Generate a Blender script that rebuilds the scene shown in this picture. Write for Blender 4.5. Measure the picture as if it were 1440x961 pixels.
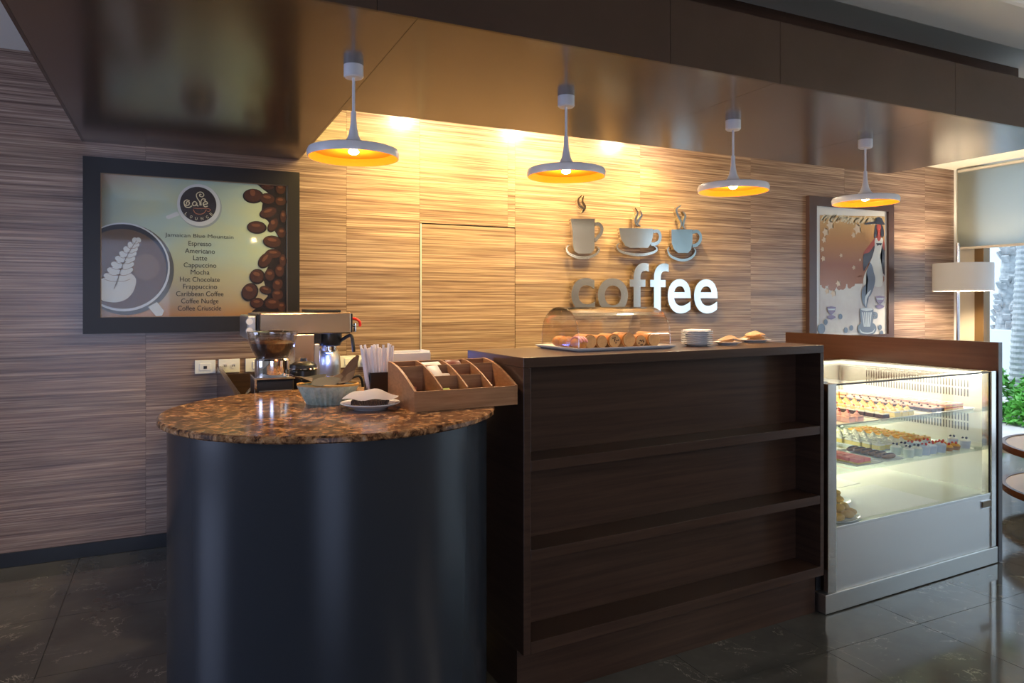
import bpy, bmesh, math, random
from math import sin, cos, pi, radians as R
from mathutils import Vector, Matrix
random.seed(7)
for o in list(bpy.data.objects): bpy.data.objects.remove(o)
S = bpy.context.scene; C = S.collection

# ---------------------------------------------------------------- camera
FPX, CX, HY, H = 990.0, 720.0, 425.0, 1.35
TH = math.atan(2070/990)
cd = bpy.data.cameras.new('camera'); cam = bpy.data.objects.new('camera', cd); C.objects.link(cam)
cd.sensor_width = 36; cd.lens = FPX/1440*36; cd.shift_y = -(480.5-HY)/1440; cd.clip_start = .05
cam.location = (0, 0, H); cam.rotation_euler = (pi/2, 0, TH-pi/2); S.camera = cam

# ---------------------------------------------------------------- world, light, exposure
w = bpy.data.worlds.new('sky'); S.world = w; w.use_nodes = True
bg = w.node_tree.nodes['Background']; bg.inputs[0].default_value = (.62, .80, 1.0, 1); bg.inputs[1].default_value = 1.7
S.view_settings.view_transform = 'Standard'; S.view_settings.look = 'None'
S.view_settings.gamma = 1; S.view_settings.use_curve_mapping = False; S.view_settings.exposure = 0.3

def light(name, kind, loc, energy, col, rot=(0, 0, 0), **k):
    d = bpy.data.lights.new(name, kind); d.energy = energy; d.color = col
    for a, v in k.items(): setattr(d, a, v)
    o = bpy.data.objects.new(name, d); C.objects.link(o); o.location = loc; o.rotation_euler = rot
    return o
# daylight through the window openings behind and beside the camera
for wx_ in (-1.3,):
    light('daylight_rear_window', 'AREA', (wx_, -4.95, 1.35), 58, (.50, .60, 1), (pi/2, 0, 0), shape='RECTANGLE', size=2.4, size_y=2.1)
light('daylight_left_window', 'AREA', (-4.45, 2.8, 1.35), 44, (.53, .60, 1), (pi/2, 0, -pi/2), shape='RECTANGLE', size=1.9, size_y=2.1)
light('daylight_right_window', 'AREA', (7.0, 1.15, 1.3), 25, (.66, .84, 1), (pi/2, 0, pi/2), shape='RECTANGLE', size=4.0, size_y=2.3)
sun = light('sun', 'SUN', (12, 4, 8), 2.0, (1, .96, .88), (R(35), 0, R(-150)), angle=.02)
# warm ceiling lamps of the lobby behind the camera
for lx_, ly_ in ((2.8, -1.8), (4.6, -.2), (5.7, -2.0)):
    light('lobby_globe_lamp', 'POINT', (lx_, ly_, 2.1), 18, (1, .85, .68), shadow_soft_size=.16)
# colour of the downlights and the added fill strip behind the soffit, built below
WARM = (1, .71, .18)

# ---------------------------------------------------------------- helpers
def new(): return bmesh.new()
def box(bm, x0, x1, y0, y1, z0, z1, m=None, b=0):
    mat = Matrix.Translation(((x0+x1)/2, (y0+y1)/2, (z0+z1)/2)) @ Matrix.Diagonal((abs(x1-x0), abs(y1-y0), abs(z1-z0), 1))
    if m is not None: mat = m @ mat
    r = bmesh.ops.create_cube(bm, size=1, matrix=mat)
    if b:
        es = set(e for v in r['verts'] for e in v.link_edges)
        bmesh.ops.bevel(bm, geom=list(es), offset=b, segments=2, affect='EDGES', profile=.5)
    return bm
def lathe(bm, prof, c=(0, 0, 0), n=32, m=None, sx=1, sy=1, cap=False):
    rings = []
    for r, z in prof:
        ring = []
        for i in range(n):
            a = 2*pi*i/n; p = Vector((c[0]+r*cos(a)*sx, c[1]+r*sin(a)*sy, c[2]+z))
            if m is not None: p = m @ p
            ring.append(bm.verts.new(p))
        rings.append(ring)
    for a, b in zip(rings, rings[1:]):
        for i in range(n):
            j = (i+1) % n
            bm.faces.new((a[i], a[j], b[j], b[i]))
    if cap:
        bm.faces.new(rings[0][::-1]); bm.faces.new(rings[-1])
    return bm
def cyl(bm, x, y, z0, z1, r, n=24, r2=None):
    return lathe(bm, [(r, z0), (r if r2 is None else r2, z1)], (x, y, 0), n, cap=True)
def tube(bm, pts, r, n=8, taper=None):
    pts = [Vector(p) for p in pts]; rings = []
    up = Vector((0, 0, 1))
    for i, p in enumerate(pts):
        d = (pts[min(i+1, len(pts)-1)]-pts[max(i-1, 0)]).normalized()
        a = up if abs(d.dot(up)) < .9 else Vector((1, 0, 0))
        s = d.cross(a).normalized(); t = s.cross(d)
        rr = r*(taper[i] if taper else 1)
        rings.append([bm.verts.new(p+s*rr*cos(2*pi*k/n)+t*rr*sin(2*pi*k/n)) for k in range(n)])
    for a, b in zip(rings, rings[1:]):
        for k in range(n): bm.faces.new((a[k], a[(k+1) % n], b[(k+1) % n], b[k]))
    bm.faces.new(rings[0][::-1]); bm.faces.new(rings[-1]); return bm
def prism(bm, pts, ax, a0, a1):
    """extrude polygon pts (2-D) along axis ax ('x','y','z') from a0 to a1"""
    def P(p, a):
        return {'x': (a, p[0], p[1]), 'y': (p[0], a, p[1]), 'z': (p[0], p[1], a)}[ax]
    A = [bm.verts.new(P(p, a0)) for p in pts]; B = [bm.verts.new(P(p, a1)) for p in pts]
    n = len(pts)
    bm.faces.new(A[::-1]); bm.faces.new(B)
    for i in range(n): bm.faces.new((A[i], A[(i+1) % n], B[(i+1) % n], B[i]))
    return bm
def blob(bm, c, rx, ry, rz, n=2, m=None, noise=0, seed=0):
    mat = Matrix.Translation(c) @ (m if m is not None else Matrix()) @ Matrix.Diagonal((rx, ry, rz, 1))
    r = bmesh.ops.create_icosphere(bm, subdivisions=n, radius=1, matrix=mat)
    if noise:
        rn = random.Random(seed)
        for v in r['verts']: v.co += (v.co-Vector(c))*rn.uniform(-noise, noise)
    return bm
def smooth_loop(P, k=5, closed=True):
    n = len(P); out = []
    rng = range(n) if closed else range(n-1)
    for i in rng:
        g = (lambda j: P[j % n]) if closed else (lambda j: P[min(max(j, 0), n-1)])
        a, b, c, d = g(i-1), g(i), g(i+1), g(i+2)
        for s in range(k):
            t = s/k
            out.append(tuple(.5*((2*b[q])+(-a[q]+c[q])*t+(2*a[q]-5*b[q]+4*c[q]-d[q])*t*t+(-a[q]+3*b[q]-3*c[q]+d[q])*t**3) for q in range(len(b))))
    if not closed: out.append(tuple(P[-1]))
    return out
def mesh(name, bm, mat, sm=False):
    bmesh.ops.recalc_face_normals(bm, faces=bm.faces)
    me = bpy.data.meshes.new(name); bm.to_mesh(me); bm.free()
    for mm in (mat if isinstance(mat, (list, tuple)) else [mat]): me.materials.append(mm)
    if sm:
        me.polygons.foreach_set('use_smooth', [True]*len(me.polygons))
        try: me.set_sharp_from_angle(angle=R(35))
        except Exception: pass
    return me
def ob(name, me, parent=None, loc=None, rz=None, mat=None, sm=False):
    if isinstance(me, bmesh.types.BMesh): me = mesh(name, me, mat, sm)
    o = bpy.data.objects.new(name, me); C.objects.link(o)
    if parent: o.parent = parent
    if loc: o.location = loc
    if rz is not None: o.rotation_euler[2] = rz
    return o
def tag(o, label, cat, group=None, kind=None):
    o['label'] = label; o['category'] = cat
    if group: o['group'] = group
    if kind: o['kind'] = kind
    return o
def thing(name, label, cat, loc=(0, 0, 0), rz=0, group=None):
    o = bpy.data.objects.new(name, None); C.objects.link(o); o.location = loc; o.rotation_euler[2] = rz
    o.empty_display_size = .05
    return tag(o, label, cat, group)
def struct(name, bm, mat, parent=None, sm=False):
    o = ob(name, bm, parent, mat=mat, sm=sm)
    if not parent: o['kind'] = 'structure'
    return o
def sempty(name):
    o = bpy.data.objects.new(name, None); C.objects.link(o); o['kind'] = 'structure'; return o
def dup(root, loc, rz=0, label=None, group=None):
    r = root.copy(); C.objects.link(r); r.location = loc; r.rotation_euler[2] = rz
    if label: r['label'] = label
    if group: r['group'] = group
    for ch in list(root.children):
        c = ch.copy(); C.objects.link(c); c.parent = r
        for g in list(ch.children):
            d = g.copy(); C.objects.link(d); d.parent = c
    return r
def ray(px):
    k = (px-CX)/FPX; return cos(TH)+k*sin(TH), sin(TH)-k*cos(TH)
def WP(px, py, Y):                      # point of the wall plane Y, measured off the photograph
    a, b = ray(px); t = Y/b; return a*t, H+(HY-py)/FPX*t

# ---------------------------------------------------------------- materials
def mat(name, col, rough=.5, metal=0, spec=.5, coat=0, emis=None, es=0, trans=0, ior=1.45, bump=None):
    m = bpy.data.materials.new(name); m.use_nodes = True
    b = m.node_tree.nodes['Principled BSDF']
    b.inputs['Base Color'].default_value = (*col, 1); b.inputs['Roughness'].default_value = rough
    b.inputs['Metallic'].default_value = metal; b.inputs['Specular IOR Level'].default_value = spec
    b.inputs['Coat Weight'].default_value = coat; b.inputs['Coat Roughness'].default_value = .05
    b.inputs['Transmission Weight'].default_value = trans; b.inputs['IOR'].default_value = ior
    if emis: b.inputs['Emission Color'].default_value = (*emis, 1); b.inputs['Emission Strength'].default_value = es
    return m
class N:
    def __init__(s, m): s.t = m.node_tree; s.b = s.t.nodes['Principled BSDF']
    def n(s, ty, **k):
        x = s.t.nodes.new('ShaderNode'+ty)
        for a, v in k.items():
            if a.startswith('i_'):
                kk = a[2:]; kk = int(kk) if kk.isdigit() else kk.replace('_', ' ')
                x.inputs[kk].default_value = v
            else: setattr(x, a, v)
        return x
    def l(s, a, b): s.t.links.new(a, b)
    def coords(s, scale, world=True, obj=False, rot=(0, 0, 0)):
        mp = s.n('Mapping'); mp.inputs['Scale'].default_value = scale; mp.inputs['Rotation'].default_value = rot
        if world: s.l(s.n('NewGeometry').outputs['Position'], mp.inputs[0])
        else: s.l(s.n('TexCoord').outputs['Object'], mp.inputs[0])
        return mp.outputs[0]
    def noise(s, vec, scale=1, detail=4, rough=.5, dist=0):
        x = s.n('TexNoise'); s.l(vec, x.inputs['Vector']); x.inputs['Scale'].default_value = scale
        x.inputs['Detail'].default_value = detail; x.inputs['Roughness'].default_value = rough; x.inputs['Distortion'].default_value = dist
        return x.outputs['Fac']
    def ramp(s, fac, stops, interp='LINEAR'):
        x = s.n('ValToRGB'); s.l(fac, x.inputs[0]); e = x.color_ramp.elements; x.color_ramp.interpolation = interp
        while len(e) < len(stops): e.new(.5)
        for el, (p, c) in zip(e, stops): el.position = p; el.color = (*c, 1) if len(c) == 3 else c
        return x.outputs[0]
    def mix(s, f, a, b, mode='MIX'):
        x = s.n('Mix', data_type='RGBA', blend_type=mode)
        if isinstance(f, (int, float)): x.inputs[0].default_value = f
        else: s.l(f, x.inputs[0])
        for i, v in ((6, a), (7, b)):
            if isinstance(v, tuple): x.inputs[i].default_value = (*v, 1)
            else: s.l(v, x.inputs[i])
        return x.outputs[2]
    def color(s, c): s.l(c, s.b.inputs['Base Color'])
    def bump(s, h, st=.1, d=.01):
        x = s.n('Bump'); x.inputs['Strength'].default_value = st; x.inputs['Distance'].default_value = d
        s.l(h, x.inputs['Height']); s.l(x.outputs[0], s.b.inputs['Normal'])

def m_wall():
    m = mat('zebra_laminate', (.3, .2, .12), .26, spec=.5); n = N(m)
    oi = n.n('ObjectInfo'); add = n.n('VectorMath', operation='ADD'); cb = n.n('CombineXYZ')
    mu = n.n('Math', operation='MULTIPLY'); n.l(oi.outputs['Random'], mu.inputs[0]); mu.inputs[1].default_value = 7
    n.l(mu.outputs[0], cb.inputs[0]); n.l(mu.outputs[0], cb.inputs[2])
    n.l(n.n('NewGeometry').outputs['Position'], add.inputs[0]); n.l(cb.outputs[0], add.inputs[1])
    def mp(sc):
        x = n.n('Mapping'); x.inputs['Scale'].default_value = sc; n.l(add.outputs[0], x.inputs[0]); return x.outputs[0]
    a = n.noise(mp((1.7, 1, 125)), 1, 5, .62, .22); b = n.noise(mp((.5, 1, 22)), 1, 3, .5, .2); c = n.noise(mp((3, 1, 260)), 1, 2, .5)
    ca = n.ramp(a, [(.30, (.115, .066, .050)), (.45, (.235, .150, .116)), (.56, (.34, .235, .180)), (.70, (.50, .375, .295))])
    cb2 = n.ramp(b, [(.3, (.72, .70, .68)), (.65, (1.12, 1.1, 1.08))])
    cc = n.ramp(c, [(.35, (.80, .80, .80)), (.6, (1.08, 1.08, 1.08))])
    n.color(n.mix(1, n.mix(1, ca, cb2, 'MULTIPLY'), cc, 'MULTIPLY')); n.bump(a, .12, .004)
    return m
def m_darkwood(name='wenge_veneer', base=(.036, .019, .013), hi=(.070, .038, .025), rough=.30, coat=0, sc=(1, 1, 30)):
    m = mat(name, base, rough, coat=coat); n = N(m)
    f = n.noise(n.coords(sc, world=False), 1.6, 5, .6, .4)
    n.color(n.ramp(f, [(.3, base), (.7, hi)])); return m
def m_marble():
    m = mat('dark_marble', (.05, .05, .045), .09, spec=.6); n = N(m)
    v = n.coords((1, 1, 1)); w1 = n.noise(v, 2.2, 4, .6)
    base = n.ramp(w1, [(.3, (.060, .057, .050)), (.7, (.110, .106, .090))])
    nz = n.n('TexNoise'); n.l(v, nz.inputs['Vector']); nz.inputs['Scale'].default_value = 3.2; nz.inputs['Detail'].default_value = 6; nz.inputs['Distortion'].default_value = 1.6; nz.inputs['Roughness'].default_value = .65
    sub = n.n('Math', operation='SUBTRACT'); n.l(nz.outputs['Fac'], sub.inputs[0]); sub.inputs[1].default_value = .5
    ab = n.n('Math', operation='ABSOLUTE'); n.l(sub.outputs[0], ab.inputs[0])
    ln = n.ramp(ab.outputs[0], [(.0, (1, 1, 1)), (.010, (0, 0, 0))])
    mk = n.ramp(n.noise(v, 5.5, 3, .6), [(.50, (0, 0, 0)), (.66, (.8, .8, .8))])
    n.color(n.mix(n.mix(1, ln, mk, 'MULTIPLY'), base, (.42, .39, .31)))
    return m
def m_granite():
    m = mat('brown_granite', (.2, .1, .05), .12, spec=.4); n = N(m)
    v = n.coords((1, 1, 1))
    a = n.noise(v, 34, 5, .7, .8)
    vo = n.n('TexVoronoi'); n.l(v, vo.inputs['Vector']); vo.inputs['Scale'].default_value = 60
    b = n.noise(v, 17, 3, .6, 1)
    ca = n.ramp(a, [(.36, (.014, .010, .009)), (.45, (.13, .060, .026)), (.53, (.34, .185, .080)), (.64, (.44, .29, .16)), (.74, (.42, .39, .36))])
    cb = n.ramp(b, [(.38, (.6, .55, .55)), (.6, (1.3, 1.25, 1.2))])
    cv = n.ramp(vo.outputs['Color'], [(.2, (.55, .5, .5)), (.6, (1.2, 1.15, 1.1))])
    n.color(n.mix(1, n.mix(1, ca, cb, 'MULTIPLY'), cv, 'MULTIPLY')); return m
def m_bamboo():
    m = mat('bamboo_ply', (.5, .27, .12), .42); n = N(m)
    f = n.noise(n.coords((2, 14, 40), world=False), 3, 4, .6, .2)
    n.color(n.ramp(f, [(.3, (.28, .125, .050)), (.7, (.42, .21, .095))])); return m
def m_steel(name='brushed_steel', col=(.60, .58, .55), rough=.25, sc=(1.5, 1.5, 1.5), an=0):
    m = mat(name, col, rough, 1); n = N(m)
    f = n.noise(n.coords(sc, world=False), 2, 3, .6)
    pass
    return m
def m_glass(name, tint=(.97, 1, .99), refl=1.0, rough=0.0):
    """thin pane: light passes straight through, mirror reflection by fresnel"""
    m = bpy.data.materials.new(name); m.use_nodes = True; t = m.node_tree; t.nodes.remove(t.nodes['Principled BSDF'])
    o = t.nodes['Material Output']; a = t.nodes.new('ShaderNodeBsdfTransparent'); a.inputs[0].default_value = (*tint, 1)
    g = t.nodes.new('ShaderNodeBsdfGlossy'); g.inputs['Roughness'].default_value = rough
    fr = t.nodes.new('ShaderNodeFresnel')          # same reflectance seen from either side of the pane
    ge = t.nodes.new('ShaderNodeNewGeometry'); mr = t.nodes.new('ShaderNodeMapRange'); mr.inputs[3].default_value = 1.45; mr.inputs[4].default_value = 1/1.45
    t.links.new(ge.outputs['Backfacing'], mr.inputs[0]); t.links.new(mr.outputs[0], fr.inputs[0])
    mu = t.nodes.new('ShaderNodeMath'); mu.operation = 'MULTIPLY'; mu.inputs[1].default_value = refl
    mx = t.nodes.new('ShaderNodeMixShader'); t.links.new(fr.outputs[0], mu.inputs[0]); t.links.new(mu.outputs[0], mx.inputs[0])
    t.links.new(a.outputs[0], mx.inputs[1]); t.links.new(g.outputs[0], mx.inputs[2]); t.links.new(mx.outputs[0], o.inputs[0]); return m
def m_noisy(name, c1, c2, scale=20, rough=.6, bump=.0, **k):
    m = mat(name, c1, rough, **k); n = N(m); f = n.noise(n.coords((1, 1, 1), world=False), scale, 4, .6)
    n.color(n.ramp(f, [(.35, c1), (.65, c2)]))
    if bump: n.bump(f, bump, .004)
    return m
M = dict(
 wall=m_wall(), wood=m_darkwood(), soffit=m_darkwood('soffit_laminate', (.062, .033, .019), (.088, .049, .028), .19, 0, (1, 6, 1)),
 fascia=m_darkwood('fascia_laminate', (.052, .028, .017), (.070, .040, .025), .24, 0, (1, 6, 1)),
 panelwood=m_darkwood('red_brown_laminate', (.036, .014, .011), (.050, .020, .015), .22, 0),
 drum=mat('black_laminate', (.026, .030, .037), .24), marble=m_marble(), granite=m_granite(), bamboo=m_bamboo(),
 paint=mat('warm_white_paint', (.62, .55, .44), .8), ceil=mat('ceiling_paint', (.88, .84, .76), .85), grout=mat('grout', (.06, .058, .05), .7),
 stone=mat('black_stone', (.020, .022, .026), .12), white=mat('white_enamel', (.78, .78, .80), .25), whitep=mat('white_plastic', (.80, .80, .80), .35),
 gold=mat('gold_lacquer', (.80, .22, .008), .45, metal=.2), steel=m_steel(rough=.17), steel2=m_steel('soft_steel', (.60, .59, .56), .32), wsteel=m_steel('warm_steel', (.60, .44, .31), .24),
 chrome=mat('chrome', (.80, .80, .82), .08, 1), mirror=mat('polished_steel', (.66, .64, .60), .12, 1),
 black=mat('black_plastic', (.014, .014, .016), .3), rubber=mat('dark_rubber', (.02, .02, .02), .6), red=mat('red_plastic', (.65, .02, .015), .3),
 frame=mat('charcoal_frame', (.020, .017, .017), .35, spec=.3), bframe=mat('brown_frame', (.075, .040, .036), .35),
 porcelain=mat('porcelain', (.80, .82, .85), .12), bluegrey=mat('grey_blue_ceramic', (.24, .30, .42), .15),
 glass=m_glass('clear_glass'), shelfglass=m_glass('green_glass_shelf', (.93, .985, .96), .8), acrylic=m_glass('clear_acrylic', (.972, .955, .945), 2.3, .05),
 winglass=m_glass('window_glass', (.95, .98, 1), .8),
 bulb=mat('lamp_bulb', (1, .8, .5), .5, emis=(1, .70, .30), es=25), spotem=mat('downlight_lens', (1, .9, .7), .5, emis=(1, .84, .60), es=40),
 led=mat('led_strip', (1, 1, .9), .5, emis=(1, .92, .76), es=7), shade=mat('linen_shade', (.72, .70, .70), .9),
 beans=m_noisy('roasted_beans', (.035, .014, .007), (.09, .035, .016), 160, .35, .5), brownpaper=m_noisy('brown_paper', (.034, .015, .009), (.065, .029, .016), 8, .6),
 napkin=mat('white_napkin', (.88, .84, .85), .9), straw=mat('straw_paper', (.86, .80, .80), .7), basket=m_noisy('pale_wicker', (.30, .36, .30), (.50, .54, .44), 60, .7, .3),
 palm=m_noisy('palm_bark', (.34, .36, .37), (.52, .54, .55), 14, .9, .6), leaf=mat('leaf_green', (.03, .26, .05), .45), leaf2=mat('leaf_light_green', (.12, .42, .06), .45),
 outwall=mat('white_garden_wall', (.80, .84, .86), .9), pave=m_noisy('pale_paving', (.55, .50, .50), (.66, .62, .60), 6, .9),
 tabletop=mat('cream_tabletop', (.55, .42, .30), .15), rim=mat('mahogany_rim', (.09, .028, .012), .25), alu=mat('anodised_aluminium', (.75, .72, .66), .35, metal=.6),
 blue=mat('blue_led', (.1, .2, 1), .5, emis=(.12, .25, 1), es=30), brass=mat('dark_brass_plate', (.16, .12, .07), .35, metal=.6),
)
def pm(name, col, rough=.6): return mat(name, col, rough, spec=.25)
# translucent roller blind
mb = bpy.data.materials.new('blind_fabric'); mb.use_nodes = True; t = mb.node_tree
b_ = t.nodes['Principled BSDF']; b_.inputs['Base Color'].default_value = (.50, .47, .40, 1); b_.inputs['Roughness'].default_value = .9
tr = t.nodes.new('ShaderNodeBsdfTranslucent'); tr.inputs[0].default_value = (.60, .68, .70, 1); mx = t.nodes.new('ShaderNodeMixShader'); mx.inputs[0].default_value = .8
t.links.new(b_.outputs[0], mx.inputs[1]); t.links.new(tr.outputs[0], mx.inputs[2]); t.links.new(mx.outputs[0], t.nodes['Material Output'].inputs[0]); M['blind'] = mb
M['soffit'].node_tree.nodes['Principled BSDF'].inputs['IOR'].default_value = 1.95
M['wood'].node_tree.nodes['Principled BSDF'].inputs['Specular IOR Level'].default_value = .35

# ================================================================ THE SETTING
WY = 4.34; CZ = 2.64; WX = 6.88; X0 = -4.5; Y0 = -5.0
# floor: slab with bevelled marble tiles 0.545 m on it
fl = sempty('floor'); ob('screed', box(new(), X0, WX, Y0, WY+.1, -.06, -.004), fl, mat=M['grout'])
TS = .545; bmT = box(new(), .0012, TS-.0012, .0012, TS-.0012, -.01, 0); tile_me = mesh('tile', bmT, M['marble'])
bmT = new(); kx = [2.27-TS*i for i in range(-9, 13)]; ky = [1.925+TS*i for i in range(-13, 5)]
for x in kx:
    for y in ky:
        if x < X0 or x+TS > WX+TS: continue
        dx, dy = x, y; t = dx*cos(TH)+dy*sin(TH)
        if -1.5 < x < 6.4 and .9 < y < 4.3: ob('tile', tile_me, fl, (x, y, 0))
        else: box(bmT, x+.0012, x+TS-.0012, y+.0012, min(y+TS-.0012, WY+.05), -.01, 0)
o = ob('outer_tiles', bmT, fl, mat=M['marble']); o['kind'] = 'stuff'
# ceiling
ce = struct('ceiling', box(new(), X0, WX+.2, Y0, WY+.1, CZ, CZ+.1), M['ceil'])
# back wall: laminate panels with shadow joints on a dark backing
wb = sempty('wall_back'); ob('backing', box(new(), X0, WX+.1, WY+.016, WY+.12, 0, CZ), wb, mat=M['frame'])
def wpanel(x0, x1, z0, z1): ob('panel', box(new(), x0+.0006, x1-.0006, WY, WY+.014, z0, z1), wb, mat=M['wall'])
xs = [-.146+1.095*k for k in range(-4, 7)]
for a, b in zip(xs, xs[1:]):
    if abs(a-.949) < .01: wpanel(a, 1.418, .074, CZ); wpanel(1.418, b, 1.862, CZ)
    elif abs(a-2.044) < .01: wpanel(a, 2.100, 1.862, CZ); wpanel(2.100, b, .074, CZ)
    else: wpanel(a, b, .074, CZ)
wpanel(xs[-1], WX, .074, CZ)
# flush service door in the wall
dr = sempty('door_1'); ob('leaf', box(new(), 1.432, 2.095, WY-.003, WY+.012, .08, 1.853), dr, mat=M['wall'])
ob('edge_strip', box(new(), 1.420, 1.429, WY-.006, WY+.012, .08, 1.855), dr, mat=M['alu'])
struct('baseboard_back', box(new(), X0, WX, WY-.012, WY, 0, .074, b=.002), M['stone'])
# right wall with the window front, rear and left walls with openings for the daylight
struct('wall_right', box(new(), WX, WX+.15, 4.146, WY+.02, 0, CZ), M['paint'])
struct('trim_4', box(new(), WX-.022, WX, WY-.022, WY, .074, CZ, b=.002), M['whitep'])
ww = struct('wall_right_front', box(new(), WX, WX+.15, Y0, -.86, 0, CZ), M['paint'])
win = sempty('window_1')
for y in (4.061, 2.75, 1.5, .3, -.85):
    ob('mullion', box(new(), WX-.02, WX+.08, y, y+(.085 if y > 4 else .06), 0, CZ, b=.004), win, mat=mat('bronze_mullion', (.20, .12, .05), .35, metal=.3) if y > 4 else M['alu'])
ob('sill_rail', box(new(), WX, WX+.06, -.85, 4.061, 0, .04), win, mat=M['alu'])
ys = [4.061, 2.81, 1.56, .36, -.79]
for a, b in zip(ys, ys[1:]): ob('pane', box(new(), WX+.03, WX+.036, b, a, .04, CZ), win, mat=M['winglass'])
def wall_open(name, axis, at, spans, z0, z1, a0, a1):
    r = sempty(name); e = [a0]+[q for s in spans for q in s]+[a1]
    for i in range(0, len(e), 2):
        p = (e[i], e[i+1]); bm = new()
        box(bm, *( (p[0], p[1], at-.1, at) if axis == 'y' else (at-.1, at, p[0], p[1])), 0, CZ); ob('wall_section', bm, r, mat=M['paint'])
    for s in spans:
        for za, zb in ((0, z0), (z1, CZ)):
            bm = new(); box(bm, *((s[0], s[1], at-.1, at) if axis == 'y' else (at-.1, at, s[0], s[1])), za, zb); ob('wall_section', bm, r, mat=M['paint'])
wall_open('wall_rear', 'y', Y0, [(-2.5, -.1)], .3, 2.4, X0, WX+.2)
wall_open('wall_left', 'x', X0, [(1.85, 3.75)], .3, 2.4, Y0, WY)

# soffit (trim_1): underside panels and fascia panels of dark gloss laminate
SZ, SF, SB = 2.20, 2.03, 3.12
so = sempty('trim_1'); XL, XN, XR = -.433, .655, 4.24
core = new(); prism(core, [(XL+.01, SF+.01), (XR-.01, SF+.01), (XR-.01, SB-.01), (XN-.01, SB-.01), (XN-.01, WY-.002), (XL+.01, WY-.002)], 'z', SZ+.012, 2.436)
ob('core', core, so, mat=M['frame'])
def sp(x0, x1, y0, y1): ob('soffit_panel', box(new(), x0+.0008, x1-.0008, y0+.0008, y1-.0008, SZ, SZ+.012), so, mat=M['soffit'])
sp(XL, XN, SB, WY); sp(XL, XN, SF, SB)
for a, b in ((XN, 2.1), (2.1, 3.2), (3.2, XR)): sp(a, b, SF, SB)
fx = [XL, .53, 1.59, 2.12, 3.2, XR]
for a, b in zip(fx, fx[1:]): ob('fascia_panel', box(new(), a+.0008, b-.0008, SF-.012, SF, SZ, 2.44), so, mat=M['fascia'])
ob('end_panel', box(new(), XL-.012, XL, SF-.012, WY, SZ, 2.44), so, mat=M['fascia'])
ob('end_panel', box(new(), XR, XR+.012, SF-.012, SB, SZ, 2.44), so, mat=M['fascia'])
ob('slot_panel', box(new(), XN, XR, SB-.0, SB+.012, SZ, 2.44), so, mat=M['soffit'])
ob('slot_panel', box(new(), XN, XN+.012, SB+.012, WY, SZ, 2.44), so, mat=M['soffit'])
u2 = new(); prism(u2, [(XL+.1, 2.3), (4.2, 2.3), (4.2, SB-.15), (XN-.1, SB-.15), (XN-.1, WY-.002), (XL+.1, WY-.002)], 'z', 2.436, CZ)
struct('trim_2', u2, M['wood'])
struct('trim_3', box(new(), 1.0, WX, 1.72, 2.05, CZ-.055, CZ, b=.02), M['ceil'])

# ================================================================ LAMPS
DLPOS = [(1.30, 'left'), (2.09, 'middle'), (2.89, 'right')]
def downlight(x, lab):
    t = thing('downlight', lab, 'lamp', (x, 4.0, CZ), group=None)
    ob('trim_ring', lathe(new(), [(.030, -.004), (.046, -.004), (.048, 0), (.030, 0)], n=28), t, mat=M['whitep'], sm=True)
    ob('lens', lathe(new(), [(.0005, -.003), (.030, -.003)], n=28), t, mat=M['spotem'])
    light('downlight_beam', 'SPOT', (x, 4.0, CZ-.012), 95, WARM, (R(8), 0, 0), spot_size=R(120), spot_blend=.8, shadow_soft_size=.06)
    light('downlight_glare', 'POINT', (x, 4.0, CZ-.03), 20, (1, .84, .60), shadow_soft_size=.06)
downlight(1.40, 'recessed downlight over the service door, leftmost of the hot spots on the back wall')
downlight(2.25, 'recessed downlight whose glow sits left of the second pendant lamp')
downlight(3.11, 'recessed downlight whose glow sits right of the second pendant lamp')
t = thing('added_fill_strip', 'long added warm fill strip, unseen in the slot above the soffit', 'lamp', (2.1, 3.42, CZ))  # unseen strip added to spread warm light evenly over the back wall
ob('channel', box(new(), -1.35, 1.35, -.03, .03, -.03, 0), t, mat=M['alu']); ob('diffuser', box(new(), -1.34, 1.34, -.024, .024, -.036, -.0302), t, mat=M['spotem'] if 0 else mat('added_fill_emitter', (1, .8, .5), .5, emis=WARM, es=6))
light('added_wall_fill', 'AREA', (2.1, 3.42, CZ-.045), 52, WARM, (R(28), 0, 0), shape='RECTANGLE', size=2.6, size_y=.06)
def pendant(x, y, lab, e=2.8):
    t = thing('pendant_lamp', lab, 'lamp', (x, y, SZ), group='white pendant lamps over the counter')
    ob('canopy', lathe(new(), [(.0005, -.045), (.030, -.045), (.035, -.040), (.035, 0), (.0005, 0)], n=32), t, mat=M['white'], sm=True)
    ob('rod', cyl(new(), 0, 0, -.215, -.045, .0055, 12), t, mat=M['white'], sm=True)
    pr = [(.009, -.165), (.010, -.20), (.013, -.225), (.018, -.25), (.028, -.272), (.045, -.287), (.075, -.292), (.150, -.300), (.158, -.303), (.163, -.315), (.160, -.333), (.157, -.333)]
    ob('lamp_shade', lathe(new(), pr, n=64), t, mat=M['white'], sm=True)
    ob('shade_lining', lathe(new(), [(.157, -.333), (.150, -.318), (.140, -.308), (.05, -.302), (.0005, -.300)], n=64), t, mat=M['gold'], sm=True)
    ob('bulb', blob(new(), (0, 0, -.310), .020, .020, .011), t, mat=M['bulb'], sm=True)
    light('pendant_glow', 'POINT', (x, y, SZ-.345), e, (1, .66, .30), shadow_soft_size=.02)
    light('pendant_beam', 'SPOT', (x, y, SZ-.338), 20, (1, .74, .46), spot_size=R(140), spot_blend=.6, shadow_soft_size=.03)
    return t
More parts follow.
